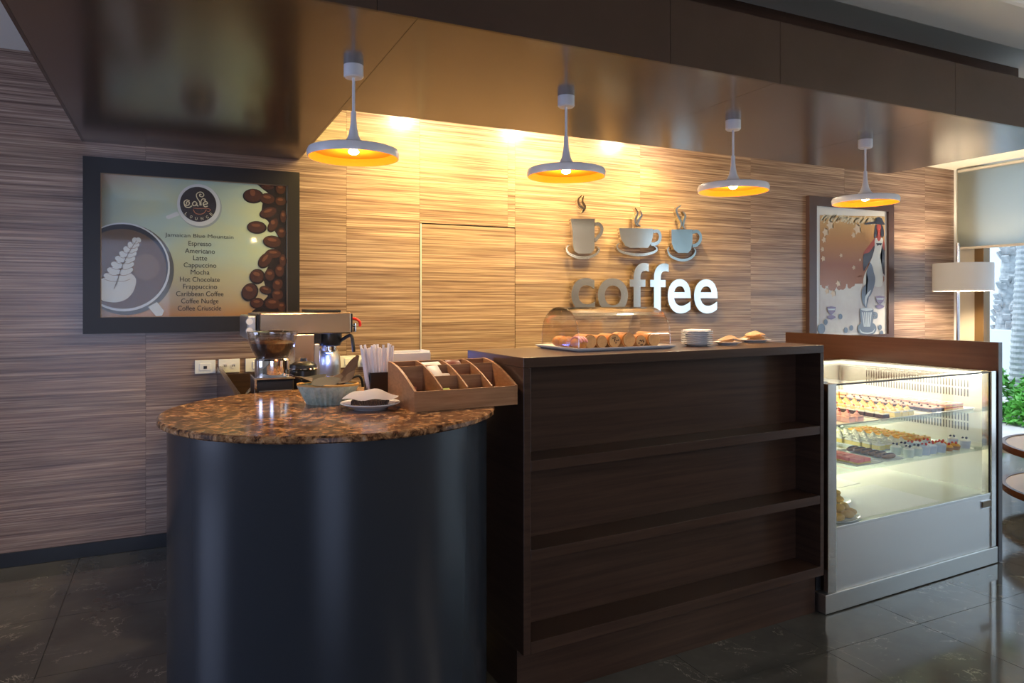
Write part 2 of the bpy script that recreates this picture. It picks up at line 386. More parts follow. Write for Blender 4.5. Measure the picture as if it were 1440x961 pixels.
for i, (x, lab) in enumerate(((.578, 'white trumpet pendant lamp with gold lining, nearest the menu board'), (1.457, 'white trumpet pendant lamp hanging above the cake dome'),
        (2.357, 'white trumpet pendant lamp to the right of the steel cup emblems'), (3.26, 'white trumpet pendant lamp in front of the lady-with-hat picture'))):
    pendant(x, 2.528, lab)
# floor lamp in the far corner
t = thing('floor_lamp', 'floor lamp with pale drum shade standing in the right corner by the window', 'lamp', (6.22, 3.9, 0))
ob('base', lathe(new(), [(.0005, 0), (.15, 0), (.15, .018), (.02, .025), (.0005, .025)], n=32), t, mat=M['steel'], sm=True)
ob('pole', cyl(new(), 0, 0, .02, 1.87, .014, 12), t, mat=M['steel'], sm=True)
ob('lamp_shade', lathe(new(), [(.232, 1.452), (.232, 1.69), (.228, 1.69), (.228, 1.452), (.232, 1.452)], (.035, -.02, 0), 48), t, mat=M['shade'], sm=True)
ob('shade_hem', lathe(new(), [(.234, 1.447), (.234, 1.456), (.226, 1.456), (.226, 1.447), (.234, 1.447)], (.035, -.02, 0), 48), t, mat=M['straw'], sm=True)
ob('bulb', blob(new(), (.035, -.02, 1.57), .035, .035, .045), t, mat=M['bulb'], sm=True)
light('floor_lamp_glow', 'POINT', (6.30, 3.88, 1.55), 55, (1, .80, .52), shadow_soft_size=.04)
# roller blind
t = thing('roller_blind', 'pale translucent roller blind half lowered over the window', 'blind', (0, 0, 0))
ob('fabric', box(new(), 6.796, 6.800, -.4, 4.262, 1.872, CZ-.02), t, mat=M['blind'])
ob('bottom_bar', box(new(), 6.788, 6.806, -.4, 4.264, 1.852, 1.876, b=.003), t, mat=M['alu'])
ob('roller', tube(new(), [(6.815, -.4, CZ-.035), (6.815, 4.262, CZ-.035)], .022, 12), t, mat=M['alu'], sm=True)

# ================================================================ WALL: poster, letters, cups, picture, sockets
def flat(pts, Y, d=.0004):
    bm = new(); v = [bm.verts.new((p[0], Y, p[1])) for p in pts]; f = bm.faces.new(v)
    bmesh.ops.triangulate(bm, faces=[f]); return bm
def add_flat(bm, pts, Y):
    f = bm.faces.new([bm.verts.new((p[0], Y, p[1])) for p in pts]); bmesh.ops.triangulate(bm, faces=[f]); return bm
def line_flat(bm, pts, w, Y):
    pts = smooth_loop(pts, 6, closed=False); n_ = len(pts)
    Lp, Rp = [], []
    for i, p in enumerate(pts):
        a = pts[max(i-1, 0)]; b = pts[min(i+1, n_-1)]; dx, dz = b[0]-a[0], b[1]-a[1]; q = math.hypot(dx, dz) or 1
        Lp.append((p[0]-dz/q*w, p[1]+dx/q*w)); Rp.append((p[0]+dz/q*w, p[1]-dx/q*w))
    for i in range(n_-1):
        bm.faces.new([bm.verts.new((q[0], Y, q[1])) for q in (Lp[i], Lp[i+1], Rp[i+1], Rp[i])])
def ell(cx, cz, rx, rz, n=28, rot=0, a0=0, a1=2*pi):
    return [(cx+rx*cos(a0+(a1-a0)*i/n)*cos(rot)-rz*sin(a0+(a1-a0)*i/n)*sin(rot), cz+rx*cos(a0+(a1-a0)*i/n)*sin(rot)+rz*sin(a0+(a1-a0)*i/n)*cos(rot)) for i in range(n)]
def text_mesh(s, size=1, ext=0, off=0, bev=0):
    cu = bpy.data.curves.new('text', 'FONT'); cu.body = s; cu.size = size; cu.extrude = ext; cu.offset = off; cu.bevel_depth = bev; cu.align_x = 'LEFT'; cu.resolution_u = 6
    o = bpy.data.objects.new('text', cu); C.objects.link(o); bpy.context.view_layer.update()
    me = bpy.data.meshes.new_from_object(o.evaluated_get(bpy.context.evaluated_depsgraph_get()))
    bpy.data.objects.remove(o); bpy.data.curves.remove(cu); return me
def text_fit(name, s, x0, x1, z0, z1, Y, m, parent, ext=0, off=0, rot=0):
    """letters standing in the X-Z plane, scaled into the box"""
    me = text_mesh(s, 1, 0.5 if ext else 0, off)
    xs_ = [v.co.x for v in me.vertices]; ys_ = [v.co.y for v in me.vertices]
    a, b, c, d = min(xs_), max(xs_), min(ys_), max(ys_)
    for v in me.vertices:
        x, y, z = v.co; X = x0+(x-a)/(b-a)*(x1-x0); Z = z0+(y-c)/(d-c)*(z1-z0)
        if rot:
            cx_, cz_ = (x0+x1)/2, (z0+z1)/2; dx, dz = X-cx_, Z-cz_; X = cx_+dx*cos(rot)-dz*sin(rot); Z = cz_+dx*sin(rot)+dz*cos(rot)
        v.co = (X, Y-z*ext, Z)
    me.materials.clear(); me.materials.append(m); me.name = name
    o = ob(name, me, parent); return o
def frame_rect(bm, x0, x1, z0, z1, wl, wr, wt, wb_, y0, y1):
    for (a, b, c, d) in ((x0, x0+wl, z0, z1), (x1-wr, x1, z0, z1)): box(bm, a, b, y0, y1, c, d)
    for (c, d) in ((z0, z0+wb_), (z1-wt, z1)): box(bm, x0+wl, x1-wr, y0, y1, c, d)
    return bm
# --- menu board
PY = WY-.022
t = thing('menu_board', 'black framed coffee menu poster with latte cup and coffee beans on the left wall', 'poster', (0, 0, 0))
fb = new()
X_0, X_1, Z_0, Z_1 = -.438, .664, 1.182, 2.118
xi0, xi1, zi0, zi1 = -.358, .598, 1.268, 2.036
for q in ([(X_0, Z_0), (X_1, Z_0), (xi1, zi0), (xi0, zi0)], [(X_0, Z_1), (X_1, Z_1), (xi1, zi1), (xi0, zi1)], [(X_0, Z_0), (X_0, Z_1), (xi0, zi1), (xi0, zi0)], [(X_1, Z_0), (X_1, Z_1), (xi1, zi1), (xi1, zi0)]):
    bm = new(); prism(bm, q, 'y', WY-.038, WY-.001); ob('frame_rail', bm, t, mat=M['frame'])
lip = frame_rect(new(), xi0-.002, xi1+.002, zi0-.002, zi1+.002, .006, .006, .006, .006, WY-.030, WY-.018)
ob('inner_lip', lip, t, mat=mat('bronze_lip', (.30, .20, .12), .4, metal=.4))
mp_ = mat('poster_paper', (.5, .55, .45), .35, coat=.3); n = N(mp_)
g = n.n('SeparateXYZ'); n.l(n.n('NewGeometry').outputs['Position'], g.inputs[0])
def rng(sock, a, b):
    x = n.n('MapRange'); n.l(sock, x.inputs[0]); x.inputs[1].default_value = a; x.inputs[2].default_value = b; return x.outputs[0]
nz = n.noise(n.coords((2.2, 1, 3)), 1.6, 3, .5, .5)
low = n.ramp(rng(g.outputs[2], 1.27, 1.62), [(0, (1, 1, 1)), (.25, (.6, .6, .6)), (1, (0, 0, 0))])
lef = n.ramp(rng(g.outputs[0], -.36, -.16), [(0, (.8, .8, .8)), (.3, (.25, .25, .25)), (1, (0, 0, 0))])
top = n.ramp(rng(g.outputs[2], 1.93, 2.04), [(0, (0, 0, 0)), (1, (.55, .55, .55))])
lx = n.ramp(rng(g.outputs[0], -.3, .05), [(0, (1, 1, 1)), (1, (0, 0, 0))])
c0 = n.mix(n.ramp(nz, [(.35, (0, 0, 0)), (.65, (1, 1, 1))]), (.40, .54, .55), (.50, .56, .40))
c0 = n.mix(low, c0, (.42, .19, .06)); c0 = n.mix(lef, c0, (.16, .11, .04)); c0 = n.mix(n.mix(1, top, lx, 'MULTIPLY'), c0, (.42, .15, .06)); n.color(c0)
pr_ = ob('print', flat([(xi0, zi0), (xi1, zi0), (xi1, zi1), (xi0, zi1)], PY), t, mat=mp_)
def z4(X, Y): return WP(100+X/3.5606, 210+Y/3.5606, PY)
def pcol(nm, c): return mat(nm, c, .35, coat=.3)
inkw = pcol('print_white', (.60, .64, .72)); inkb = pcol('print_black', (.012, .010, .010)); coff = pcol('print_coffee', (.12, .060, .020)); coff2 = pcol('print_crema', (.18, .10, .040))
foam = pcol('print_foam', (.62, .64, .64)); beanc = pcol('print_bean', (.060, .018, .010)); beanl = pcol('print_bean_light', (.16, .055, .028)); beand = pcol('print_bean_dark', (.012, .005, .005)); cream = pcol('print_cream', (.70, .62, .45)); inkg = pcol('print_grey', (.33, .38, .42))
def clipx(pts, x0):  # clip polygon at the frame's left lip
    out = []
    for i in range(len(pts)):
        a, b = pts[i], pts[(i+1) % len(pts)]
        if a[0] >= x0: out.append(a)
        if (a[0] >= x0) != (b[0] >= x0):
            k = (x0-a[0])/(b[0]-a[0]); out.append((x0, a[1]+k*(b[1]-a[1])))
    return out
def clipz(pts, z0):
    return [(b, a) for a, b in clipx([(q[1], q[0]) for q in pts], z0)]
L_ = []   # (points, material, name)
ccx, ccz = z4(265, 590); prx = z4(495, 590)[0]-ccx; prz = z4(265, 368)[1]-ccz
L_.append((clipz(clipx(ell(ccx+.012, ccz-.012, prx+.008, prz+.008, 48), xi0+.004), zi0+.004), pcol('print_shadow', (.10, .09, .07)), 'cup_shadow_print'))
hx = [z4(385, 790), z4(430, 765), z4(466, 810), z4(455, 834), z4(425, 836)]
L_.append((hx, inkw, 'handle_print'))
L_.append((clipz(clipx(ell(ccx, ccz, prx, prz, 48), xi0+.004), zi0+.004), inkw, 'cup_rim_print'))
L_.append((clipz(clipx(ell(ccx-.002, ccz+.003, prx*.965, prz*.955, 48), xi0+.004), zi0+.004), beand, 'cup_inside_print'))
L_.append((clipz(clipx(ell(ccx-.004, ccz-.010, prx*.94, prz*.90, 48), xi0+.004), zi0+.004), coff, 'coffee_print'))
L_.append((ell(*z4(375, 590), prx*.30, prz*.30, 24), coff2, 'crema_print'))
fo = [z4(*p) for p in ((148, 690), (160, 655), (200, 640), (240, 650), (290, 620), (325, 650), (315, 705), (285, 745), (240, 765), (190, 765), (148, 750))]
L_.append((clipx(smooth_loop(fo, 3), xi0+.004), foam, 'milk_foam_print'))
for i, (pts, m_, nm) in enumerate(L_): ob(nm, flat(pts, PY-.0006*(i+1)), t, mat=m_)
bm = new()                              # paired lobes of the milk fern along its bent stem
stem = [(328, 458), (300, 500), (275, 545), (250, 600), (232, 655), (215, 700)]
for k in range(9):
    f_ = k/8*4.3; i_ = int(f_); q_ = f_-i_; sx0 = stem[i_][0]*(1-q_)+stem[i_+1][0]*q_; sy0 = stem[i_][1]*(1-q_)+stem[i_+1][1]*q_; wd = 20+k*6.5
    for sg in (-1, 1):
        c = z4(sx0+sg*wd*.52, sy0-3); e_ = z4(sx0+sg*wd*.52+wd*.60, sy0-3)[0]-c[0]
        add_flat(bm, clipx(ell(c[0], c[1], e_, .0145+.0007*k, 18, sg*-.0+(.35 if sg > 0 else -.25)), xi0+.004), PY-.0048-.0001*k)
ob('fern_print', bm, t, mat=foam)['kind'] = 'stuff'
bm = new(); line_flat(bm, [z4(*p) for p in stem], .0012, PY-.0062)
for k in range(8):
    f_ = (k+.5)/8*4.3; i_ = int(f_); q_ = f_-i_; sx0 = stem[i_][0]*(1-q_)+stem[i_+1][0]*q_; sy0 = stem[i_][1]*(1-q_)+stem[i_+1][1]*q_; wd = 20+k*6.5
    for sg in (-1, 1): line_flat(bm, [z4(sx0, sy0+4), z4(max(150, sx0+sg*wd*.5), sy0+5), z4(max(150, sx0+sg*wd), sy0-6)], .0011, PY-.0062)
ob('fern_vein_print', bm, t, mat=coff2)['kind'] = 'stuff'
# beans down the right edge
rb = random.Random(3); bl, bd, bcr, bsh = new(), new(), new(), new()
add_flat(bsh, [z4(*p) for p in ((925, 170), (1078, 172), (1078, 832), (880, 832), (935, 790), (985, 735), (960, 640), (1000, 560), (1020, 500), (965, 470), (1040, 440), (985, 360), (950, 330), (960, 260), (1000, 230), (960, 200))], PY-.0006)
BE = [(912, 235, 36, 46, 1.5), (985, 250, 38, 28, .1), (985, 188, 34, 17, 0), (1050, 200, 26, 30, 0), (1050, 262, 28, 24, 0), (990, 318, 46, 26, -.4), (1012, 380, 22, 38, .5), (930, 392, 46, 30, 0), (1010, 465, 46, 30, .1), (1055, 420, 22, 28, 0),
      (1015, 525, 40, 24, 0), (975, 556, 46, 28, -.9), (932, 638, 36, 36, .3), (996, 632, 26, 32, 0), (1045, 610, 24, 34, 0), (1035, 680, 26, 32, .5), (895, 716, 38, 44, .4), (975, 706, 30, 20, .3), (1035, 730, 30, 28, 0), (932, 772, 34, 26, 0), (1010, 775, 40, 30, 0), (1055, 790, 22, 26, 0), (1062, 340, 16, 34, 0), (1060, 560, 18, 34, 0)]
for i, (X, Y, a, b, r) in enumerate(BE):
    c = z4(X, Y); ex = z4(X+a, Y)[0]-c[0]; ez = c[1]-z4(X, Y+b)[1]; ex = min(ex, xi1-.004-c[0]) if r == 0 or X > 1030 else ex
    add_flat(bd, ell(c[0], c[1], ex*1.08, ez*1.08, 18, -r), PY-.0012-.0001*i)
    add_flat(bl, ell(c[0]-ex*.05, c[1]+ez*.06, ex*.92, ez*.90, 18, -r), PY-.0034-.0001*i)
    add_flat(bcr, ell(c[0]-ex*.1, c[1]+ez*.35, ex*.5, ez*.28, 12, -r), PY-.0060)
for nm_, b__, m__ in (('bean_shadow_print', bsh, beand), ('bean_edge_print', bd, beand), ('bean_print', bl, beanc), ('bean_gloss_print', bcr, beanl)): ob(nm_, b__, t, mat=m__)['kind'] = 'stuff'
# logo: cup seen from above with the words
lc = z4(640, 280); lr = z4(745, 280)[0]-lc[0]; lz = lc[1]-z4(640, 383)[1]
ob('logo_shadow_print', flat(ell(lc[0]+.006, lc[1]-.008, lr*1.04, lz*1.04, 40), PY-.0006), t, mat=inkg)
hb = new(); add_flat(hb, [z4(475, 335), z4(530, 312), z4(545, 330), z4(490, 350), z4(476, 346)], PY-.001); add_flat(hb, ell(*lc, lr*1.02, lz*1.02, 40), PY-.0012); ob('logo_cup_print', hb, t, mat=inkw)
ob('logo_disc_print', flat(ell(lc[0]-.003, lc[1]+.004, lr*.86, lz*.85, 40), PY-.002), t, mat=pcol('print_logo_dark', (.025, .014, .013)))
bx = lambda X0_, X1_, Y0_, Y1_: (z4(X0_, Y1_)[0], z4(X1_, Y1_)[0], z4((X0_+X1_)/2, Y1_)[1], z4((X0_+X1_)/2, Y0_)[1])
def zl(X, Y): return WP(230+X/12.01, 250+Y/12.01, PY)     # fine crop of the logo
lg = new()
line_flat(lg, [zl(*p) for p in ((395, 450), (385, 425), (405, 405), (435, 420), (425, 460), (390, 470), (350, 445), (350, 405), (390, 378), (440, 395))], .0026, PY-.0028)
line_flat(lg, [zl(*p) for p in ((350, 445), (370, 490), (430, 505), (480, 475))], .0028, PY-.0029)
line_flat(lg, [zl(*p) for p in ((560, 420), (520, 405), (490, 435), (500, 470), (540, 470), (562, 430), (565, 470), (590, 480))], .0026, PY-.0028)
line_flat(lg, [zl(*p) for p in ((615, 470), (610, 410), (570, 350), (555, 290), (590, 250), (650, 250), (680, 295), (650, 325), (610, 310), (615, 280), (640, 290))], .0024, PY-.0028)
line_flat(lg, [zl(*p) for p in ((635, 470), (632, 400), (660, 360), (700, 365), (705, 390), (680, 385))], .0024, PY-.0028)
line_flat(lg, [zl(*p) for p in ((670, 455), (740, 440), (720, 405), (680, 420), (670, 460), (700, 492), (745, 480))], .0026, PY-.0028)
ob('cafe_lettering_print', lg, t, mat=cream)
lg = new(); line_flat(lg, [zl(*p) for p in ((500, 540), (540, 600), (610, 618), (680, 600), (725, 540))], .0020, PY-.0028)
line_flat(lg, [zl(*p) for p in ((500, 515), (600, 522), (730, 520), (790, 540), (770, 570), (735, 565))], .0016, PY-.0028); ob('logo_bowl_print', lg, t, mat=pcol('print_copper', (.45, .16, .08)))
for ch, X, Y, r in zip('LOUNGE', (385, 465, 552, 650, 738, 805), (612, 662, 692, 692, 665, 615), (-.75, -.45, -.15, .15, .45, .75)):
    c = zl(X, Y); text_fit('lounge_letter_print', ch, c[0]-.006, c[0]+.006, c[1]-.008, c[1]+.008, PY-.0028, cream, t, off=0, rot=r)
for s, X0_, X1_, Yc in (('Jamaican Blue Mountain', 470, 813, 437), ('Espresso', 588, 702, 473), ('Americano', 570, 720, 510), ('Latte', 611, 681, 545), ('Cappuccino', 564, 727, 581), ('Mocha', 599, 693, 616), ('Hot Chocolate', 545, 744, 652), ('Frappuccino', 561, 731, 688), ('Caribbean Coffee', 526, 763, 724), ('Coffee Nudge', 551, 738, 760), ('Coffee Criuscide', 534, 752, 796)):
    desc = any(c in s for c in 'pg'); a = bx(X0_, X1_, Yc-12, Yc+(19 if desc else 12)); text_fit('menu_line_print', s, *a, PY-.0007, inkb, t, off=0)
# glazing left out on purpose? the board is glazed: thin pane in front
ob('glazing', box(new(), xi0, xi1, WY-.0312, WY-.0300, zi0, zi1), t, mat=m_glass('poster_glazing', (.95, .96, .96), .08, .02))

# --- steel letters
def letter(ch, i, px0, px1, py0, py1, lab):
    t_ = thing('sign_letter', lab, 'letter', (0, 0, 0), group='steel letters of the word coffee')
    a = WP(px0, py1, WY-.05); b = WP(px1, py0, WY-.05)
    pc = (px0+px1)/2; za = WP(pc, py1, WY-.05)[1]; zb = WP(pc, py0, WY-.05)[1]
    text_fit('letter_body', ch, a[0], b[0], za, zb, WY-.040, M['mirror'], t_, ext=.030, off=.012)
    cx_ = (a[0]+b[0])/2
    for zz in (.25, .75): bm = new(); tube(bm, [(a[0]+.022 if ch not in 'f' else cx_-.01, WY-.03, za+(zb-za)*zz), (a[0]+.022 if ch not in 'f' else cx_-.01, WY, za+(zb-za)*zz)], .004, 8); ob('stand_off', bm, t_, mat=M['steel'])
LT = [('c', 803, 836.3, 391, 438.5, 'letter c opening the silver word coffee on the wall'), ('o', 840, 882.6, 391.4, 440, 'round letter o of the silver word, behind the cake dome'),
      ('f', 885, 911.7, 369.8, 439.5, 'left f of the silver word coffee'), ('f', 913.8, 939.8, 370.5, 439.6, 'right f of the silver word coffee'),
      ('e', 938.5, 971, 392.7, 441, 'first e of the silver word coffee, beside the right f'), ('e', 975.4, 1008.5, 393, 441, 'last letter e ending the silver word coffee')]
for i, a in enumerate(LT): letter(a[0], i, *a[1:])
# --- steel cup emblems
def zc(X, Y): return WP(790+X/6.857, 265+Y/6.857, WY-.05)
def ring_prism(bm, outer, inner, y0, y1):
    n_ = len(outer)
    for A, B, flip in ((outer, inner, 0),):
        vo = [[bm.verts.new((p[0], y, p[1])) for p in A] for y in (y0, y1)]; vi = [[bm.verts.new((p[0], y, p[1])) for p in B] for y in (y0, y1)]
        for k in range(n_):
            j = (k+1) % n_
            bm.faces.new((vo[0][k], vo[0][j], vi[0][j], vi[0][k])); bm.faces.new((vo[1][k], vi[1][k], vi[1][j], vo[1][j]))
            bm.faces.new((vo[0][k], vo[1][k], vo[1][j], vo[0][j])); bm.faces.new((vi[0][k], vi[0][j], vi[1][j], vi[1][k]))
def band(bm, pts, w, y0, y1, taper=None):
    pts = smooth_loop(pts, 6, closed=False); n_ = len(pts); rows = []
    for i, p in enumerate(pts):
        a = pts[max(i-1, 0)]; b = pts[min(i+1, n_-1)]; dx, dz = b[0]-a[0], b[1]-a[1]; q = math.hypot(dx, dz) or 1
        ww_ = w*(1 if not taper else max(.15, sin(pi*(.08+.84*i/(n_-1)))))
        l_, r_ = (p[0]-dz/q*ww_, p[1]+dx/q*ww_), (p[0]+dz/q*ww_, p[1]-dx/q*ww_)
        rows.append([bm.verts.new((l_[0], y0, l_[1])), bm.verts.new((r_[0], y0, r_[1])), bm.verts.new((r_[0], y1, r_[1])), bm.verts.new((l_[0], y1, l_[1]))])
    for A, B in zip(rows, rows[1:]):
        for k in range(4): bm.faces.new((A[k], A[(k+1) % 4], B[(k+1) % 4], B[k]))
    bm.faces.new(rows[0]); bm.faces.new(rows[-1][::-1])
def emblem(lab, body, handle, sauc, steams):
    t_ = thing('cup_emblem', lab, 'wall decoration', (0, 0, 0), group='steel cup emblems above the word coffee'); y0, y1 = WY-.065, WY-.035
    bm = new(); prism(bm, [zc(*p) for p in body], 'y', y0, y1); ob('cup', bm, t_, mat=M['mirror'])
    bm = new(); band(bm, [zc(*p) for p in handle], .013, y0, y1); ob('handle', bm, t_, mat=M['mirror'])
    bm = new(); band(bm, [zc(*p) for p in sauc], .010, y0, y1, True); ob('saucer', bm, t_, mat=M['mirror'])
    for s in steams: bm = new(); band(bm, [zc(*p) for p in s], .009, y0, y1, True); ob('steam', bm, t_, mat=M['mirror'])
    bm = new(); p = zc(*body[0]); q = zc(*body[len(body)//2])
    tube(bm, [((p[0]+q[0])/2, WY-.036, (p[1]+q[1])/2), ((p[0]+q[0])/2, WY, (p[1]+q[1])/2)], .006, 8); ob('stand_off', bm, t_, mat=M['steel'])
emblem('tall steel cup emblem with a single dark wisp of steam, leftmost', [(75, 295), (310, 295), (305, 400), (305, 590), (270, 630), (150, 632), (112, 605), (98, 560), (95, 420)], [(312, 350), (345, 345), (375, 380), (370, 430), (335, 475), (308, 505)],
       [(62, 545), (35, 580), (60, 630), (140, 665), (240, 668), (320, 635), (350, 590), (325, 560)], [[(185, 70), (150, 110), (160, 165), (200, 200), (180, 240)], [(200, 75), (190, 130), (215, 185), (190, 240)]])
emblem('wide low steel cup emblem with round handle, middle one', [(540, 385), (870, 390), (868, 460), (850, 530), (820, 575), (650, 575), (600, 555), (560, 490)], [(870, 420), (915, 415), (938, 460), (925, 515), (880, 540), (850, 535)],
       [(545, 530), (520, 560), (560, 610), (680, 640), (800, 638), (890, 610), (905, 580), (880, 560)], [[(695, 190), (720, 240), (700, 300), (705, 345), (745, 370)], [(745, 215), (760, 260), (730, 310), (725, 350), (750, 368)]])
emblem('short bright steel cup emblem with twin steam wisps, rightmost', [(1045, 398), (1250, 398), (1248, 520), (1235, 590), (1205, 625), (1110, 625), (1070, 590), (1048, 530)], [(1250, 425), (1295, 418), (1325, 455), (1320, 510), (1285, 548), (1248, 555)],
       [(1022, 570), (1010, 600), (1040, 655), (1120, 690), (1200, 688), (1260, 650), (1278, 605), (1262, 580)], [[(1140, 165), (1095, 205), (1110, 270), (1140, 330), (1130, 385)], [(1155, 225), (1180, 265), (1165, 320), (1160, 370), (1180, 390)]])
# --- lady picture
t = thing('framed_picture', 'brown framed picture of a lady in a hat above a steaming cup', 'picture', (0, 0, 0))
PY2 = WY-.020; q0 = WP(1137, 277, WY-.03); q1 = WP(1256, 285, WY-.03); zt = 2.255; zbm = .98
fx0, fx1 = q0[0], q1[0]; gx0, gx1 = WP(1147.5, 290, WY-.03)[0], WP(1248.5, 300, WY-.03)[0]
gz0, gz1 = 1.06, 2.175
for q in ([(fx0, zbm), (fx1, zbm), (gx1, gz0), (gx0, gz0)], [(fx0, zt), (fx1, zt), (gx1, gz1), (gx0, gz1)], [(fx0, zbm), (fx0, zt), (gx0, gz1), (gx0, gz0)], [(fx1, zbm), (fx1, zt), (gx1, gz1), (gx1, gz0)]):
    bm = new(); prism(bm, q, 'y', WY-.040, WY-.001); ob('frame_rail', bm, t, mat=M['bframe'])
ob('mount', flat([(gx0, gz0), (gx1, gz0), (gx1, gz1), (gx0, gz1)], PY2+.002), t, mat=pcol('mount_white', (.70, .70, .70)))
def z5(X, Y): return WP(1130+X/4.577, 270+Y/4.577, PY2)
paper2 = mat('picture_paper', (.6, .6, .6), .4); n = N(paper2)
f = n.noise(n.coords((1, 1, 1)), 2.5, 4, .6); n.color(n.ramp(f, [(.35, (.50, .48, .52)), (.6, (.60, .62, .64)), (.8, (.62, .50, .50))]))
a0, a1 = z5(103, 140)[0], z5(524, 140)[0]
ob('print', flat([(a0, gz0+.02), (a1, gz0+.02), (a1, 2.10), (a0, 2.10)], PY2), t, mat=paper2)
tanm = mat('print_tan_wash', (.4, .2, .1), .4); n = N(tanm); g = n.n('SeparateXYZ'); n.l(n.n('NewGeometry').outputs['Position'], g.inputs[0])
n.color(n.ramp(rng(g.outputs[2], 1.45, 2.1), [(0, (.36, .20, .16)), (.35, (.27, .11, .07)), (.7, (.40, .20, .075)), (1, (.52, .34, .15))]))
rr = random.Random(5)
wsh = new(); add_flat(wsh, [z5(105, 150), z5(522, 158), z5(522, 520), z5(400, 590), z5(105, 600)], PY2-.0003)
for k in range(60):
    X = 112+rr.random()*400; Y = 585-(X-112)*.05+rr.uniform(-16, 34)-(30 if X > 330 else 0); r_ = rr.uniform(6, 20); c = z5(min(max(X, 128), 500), Y); add_flat(wsh, ell(c[0], c[1], r_*.0022, r_*.0020, 9, rr.random()), PY2-.0003-k*.000004)
ob('wash_print', wsh, t, mat=tanm)['kind'] = 'stuff'
bm = new()
for k in range(48):
    X = 115+k*8.4; Y = 150+rr.uniform(-8, 10)+(k*.4); X2 = X-rr.uniform(20, 38); Y2 = Y+rr.uniform(28, 46)
    if X2 > 106: line_flat(bm, [z5(X, Y), z5((X+X2)/2-3, (Y+Y2)/2-4), z5(X2, Y2)], .006, PY2-.0012)
ob('palm_fringe_print', bm, t, mat=pcol('print_straw', (.66, .58, .42)))['kind'] = 'stuff'
bm = new()
for (X, Y, r) in ((222, 590, 11), (190, 655, 12), (150, 640, 10), (240, 410, 7), (362, 438, 5), (322, 488, 8), (345, 240, 18), (170, 215, 16), (140, 260, 14), (130, 310, 10), (120, 370, 8), (125, 430, 9), (320, 280, 10)):
    c = z5(X, Y); add_flat(bm, [(c[0]+r*.0030*(1 if i % 2 else .55)*cos(i*pi/5), c[1]+r*.0030*(1 if i % 2 else .55)*sin(i*pi/5)) for i in range(10)], PY2-.0014)
ob('blossom_print', bm, t, mat=pcol('print_blossom', (.62, .50, .38)))['kind'] = 'stuff'
def art(nm, pts, m_, k, lvl): ob(nm, flat(smooth_loop([z5(*p) for p in pts], k) if k else [z5(*p) for p in pts], PY2-.0018-.0005*lvl), t, mat=m_)
navy = pcol('print_navy', (.020, .022, .045)); skin = pcol('print_red_skin', (.36, .05, .035)); whit = pcol('print_dress', (.62, .66, .68)); slate = pcol('print_slate', (.13, .18, .27)); pale = pcol('print_pale_blue', (.52, .60, .68)); mauve = pcol('print_mauve', (.19, .15, .30))
art('arm_print', [(470, 290), (440, 320), (400, 370), (384, 400), (392, 430), (430, 400), (462, 350)], skin, 3, 0)
art('arm_print', [(505, 290), (520, 330), (522, 380), (508, 370)], skin, 0, 0)
art('cape_print', [(455, 345), (420, 390), (388, 400), (382, 440), (385, 510), (410, 470), (440, 420), (460, 370)], navy, 3, 1)
art('cape_print', [(500, 350), (521, 380), (521, 540), (508, 520), (492, 430)], navy, 0, 1)
art('dress_print', [(460, 300), (508, 300), (502, 360), (492, 420), (508, 520), (505, 600), (470, 612), (420, 590), (384, 600), (388, 540), (415, 480), (440, 420), (456, 360)], whit, 3, 2)
art('hair_print', [(462, 210), (455, 250), (452, 300), (470, 280), (478, 235)], navy, 3, 3); art('hair_print', [(492, 210), (510, 225), (516, 280), (500, 290), (490, 240)], navy, 3, 3)
art('face_print', [(470, 212), (495, 212), (494, 245), (490, 260), (495, 300), (482, 318), (470, 300), (476, 260), (469, 245)], skin, 2, 4)
art('lips_print', [(478, 240), (484, 238), (490, 240), (484, 245)], pcol('print_lip', (.7, .06, .05)), 0, 5)
art('hat_print', [(385, 208), (420, 195), (455, 190), (468, 168), (485, 164), (502, 172), (512, 195), (522, 210), (500, 212), (460, 206), (420, 210)], navy, 3, 6)
art('necklace_print', [(464, 330), (502, 330), (496, 346), (484, 342), (472, 348)], navy, 0, 6)
art('steam_print', [(425, 455), (440, 480), (448, 515), (458, 560), (450, 610), (432, 660), (410, 690), (402, 745), (378, 715), (370, 660), (378, 620), (400, 590), (412, 560), (402, 520), (412, 490)], slate, 3, 7)
art('steam_light_print', [(430, 630), (424, 650), (404, 690), (398, 742), (390, 700), (398, 665)], pale, 3, 8)
art('saucer_print', [(345, 880), (360, 848), (405, 840), (450, 848), (466, 880), (450, 912), (405, 922), (360, 912)], slate, 3, 8)
art('saucer_light_print', [(358, 880), (372, 900), (405, 906), (440, 900), (454, 878), (446, 905), (405, 915), (364, 905)], pale, 2, 9)
art('mug_print', [(358, 752), (400, 744), (446, 755), (443, 830), (436, 872), (405, 884), (374, 872), (362, 830)], slate, 0, 10)
for X in (374, 388, 402, 416, 430): art('mug_stripe_print', [(X-3, 775), (X+4, 775), (X*.6+405*.4+3, 868), (X*.6+405*.4-3, 868)], pale, 0, 11)
art('mug_top_print', [(360, 755), (400, 746), (444, 757), (400, 768)], pale, 2, 12)
bm = new(); line_flat(bm, [z5(444, 782), z5(464, 786), z5(464, 805), z5(444, 808)], .014, PY2-.0080); ob('mug_handle_print', bm, t, mat=slate)
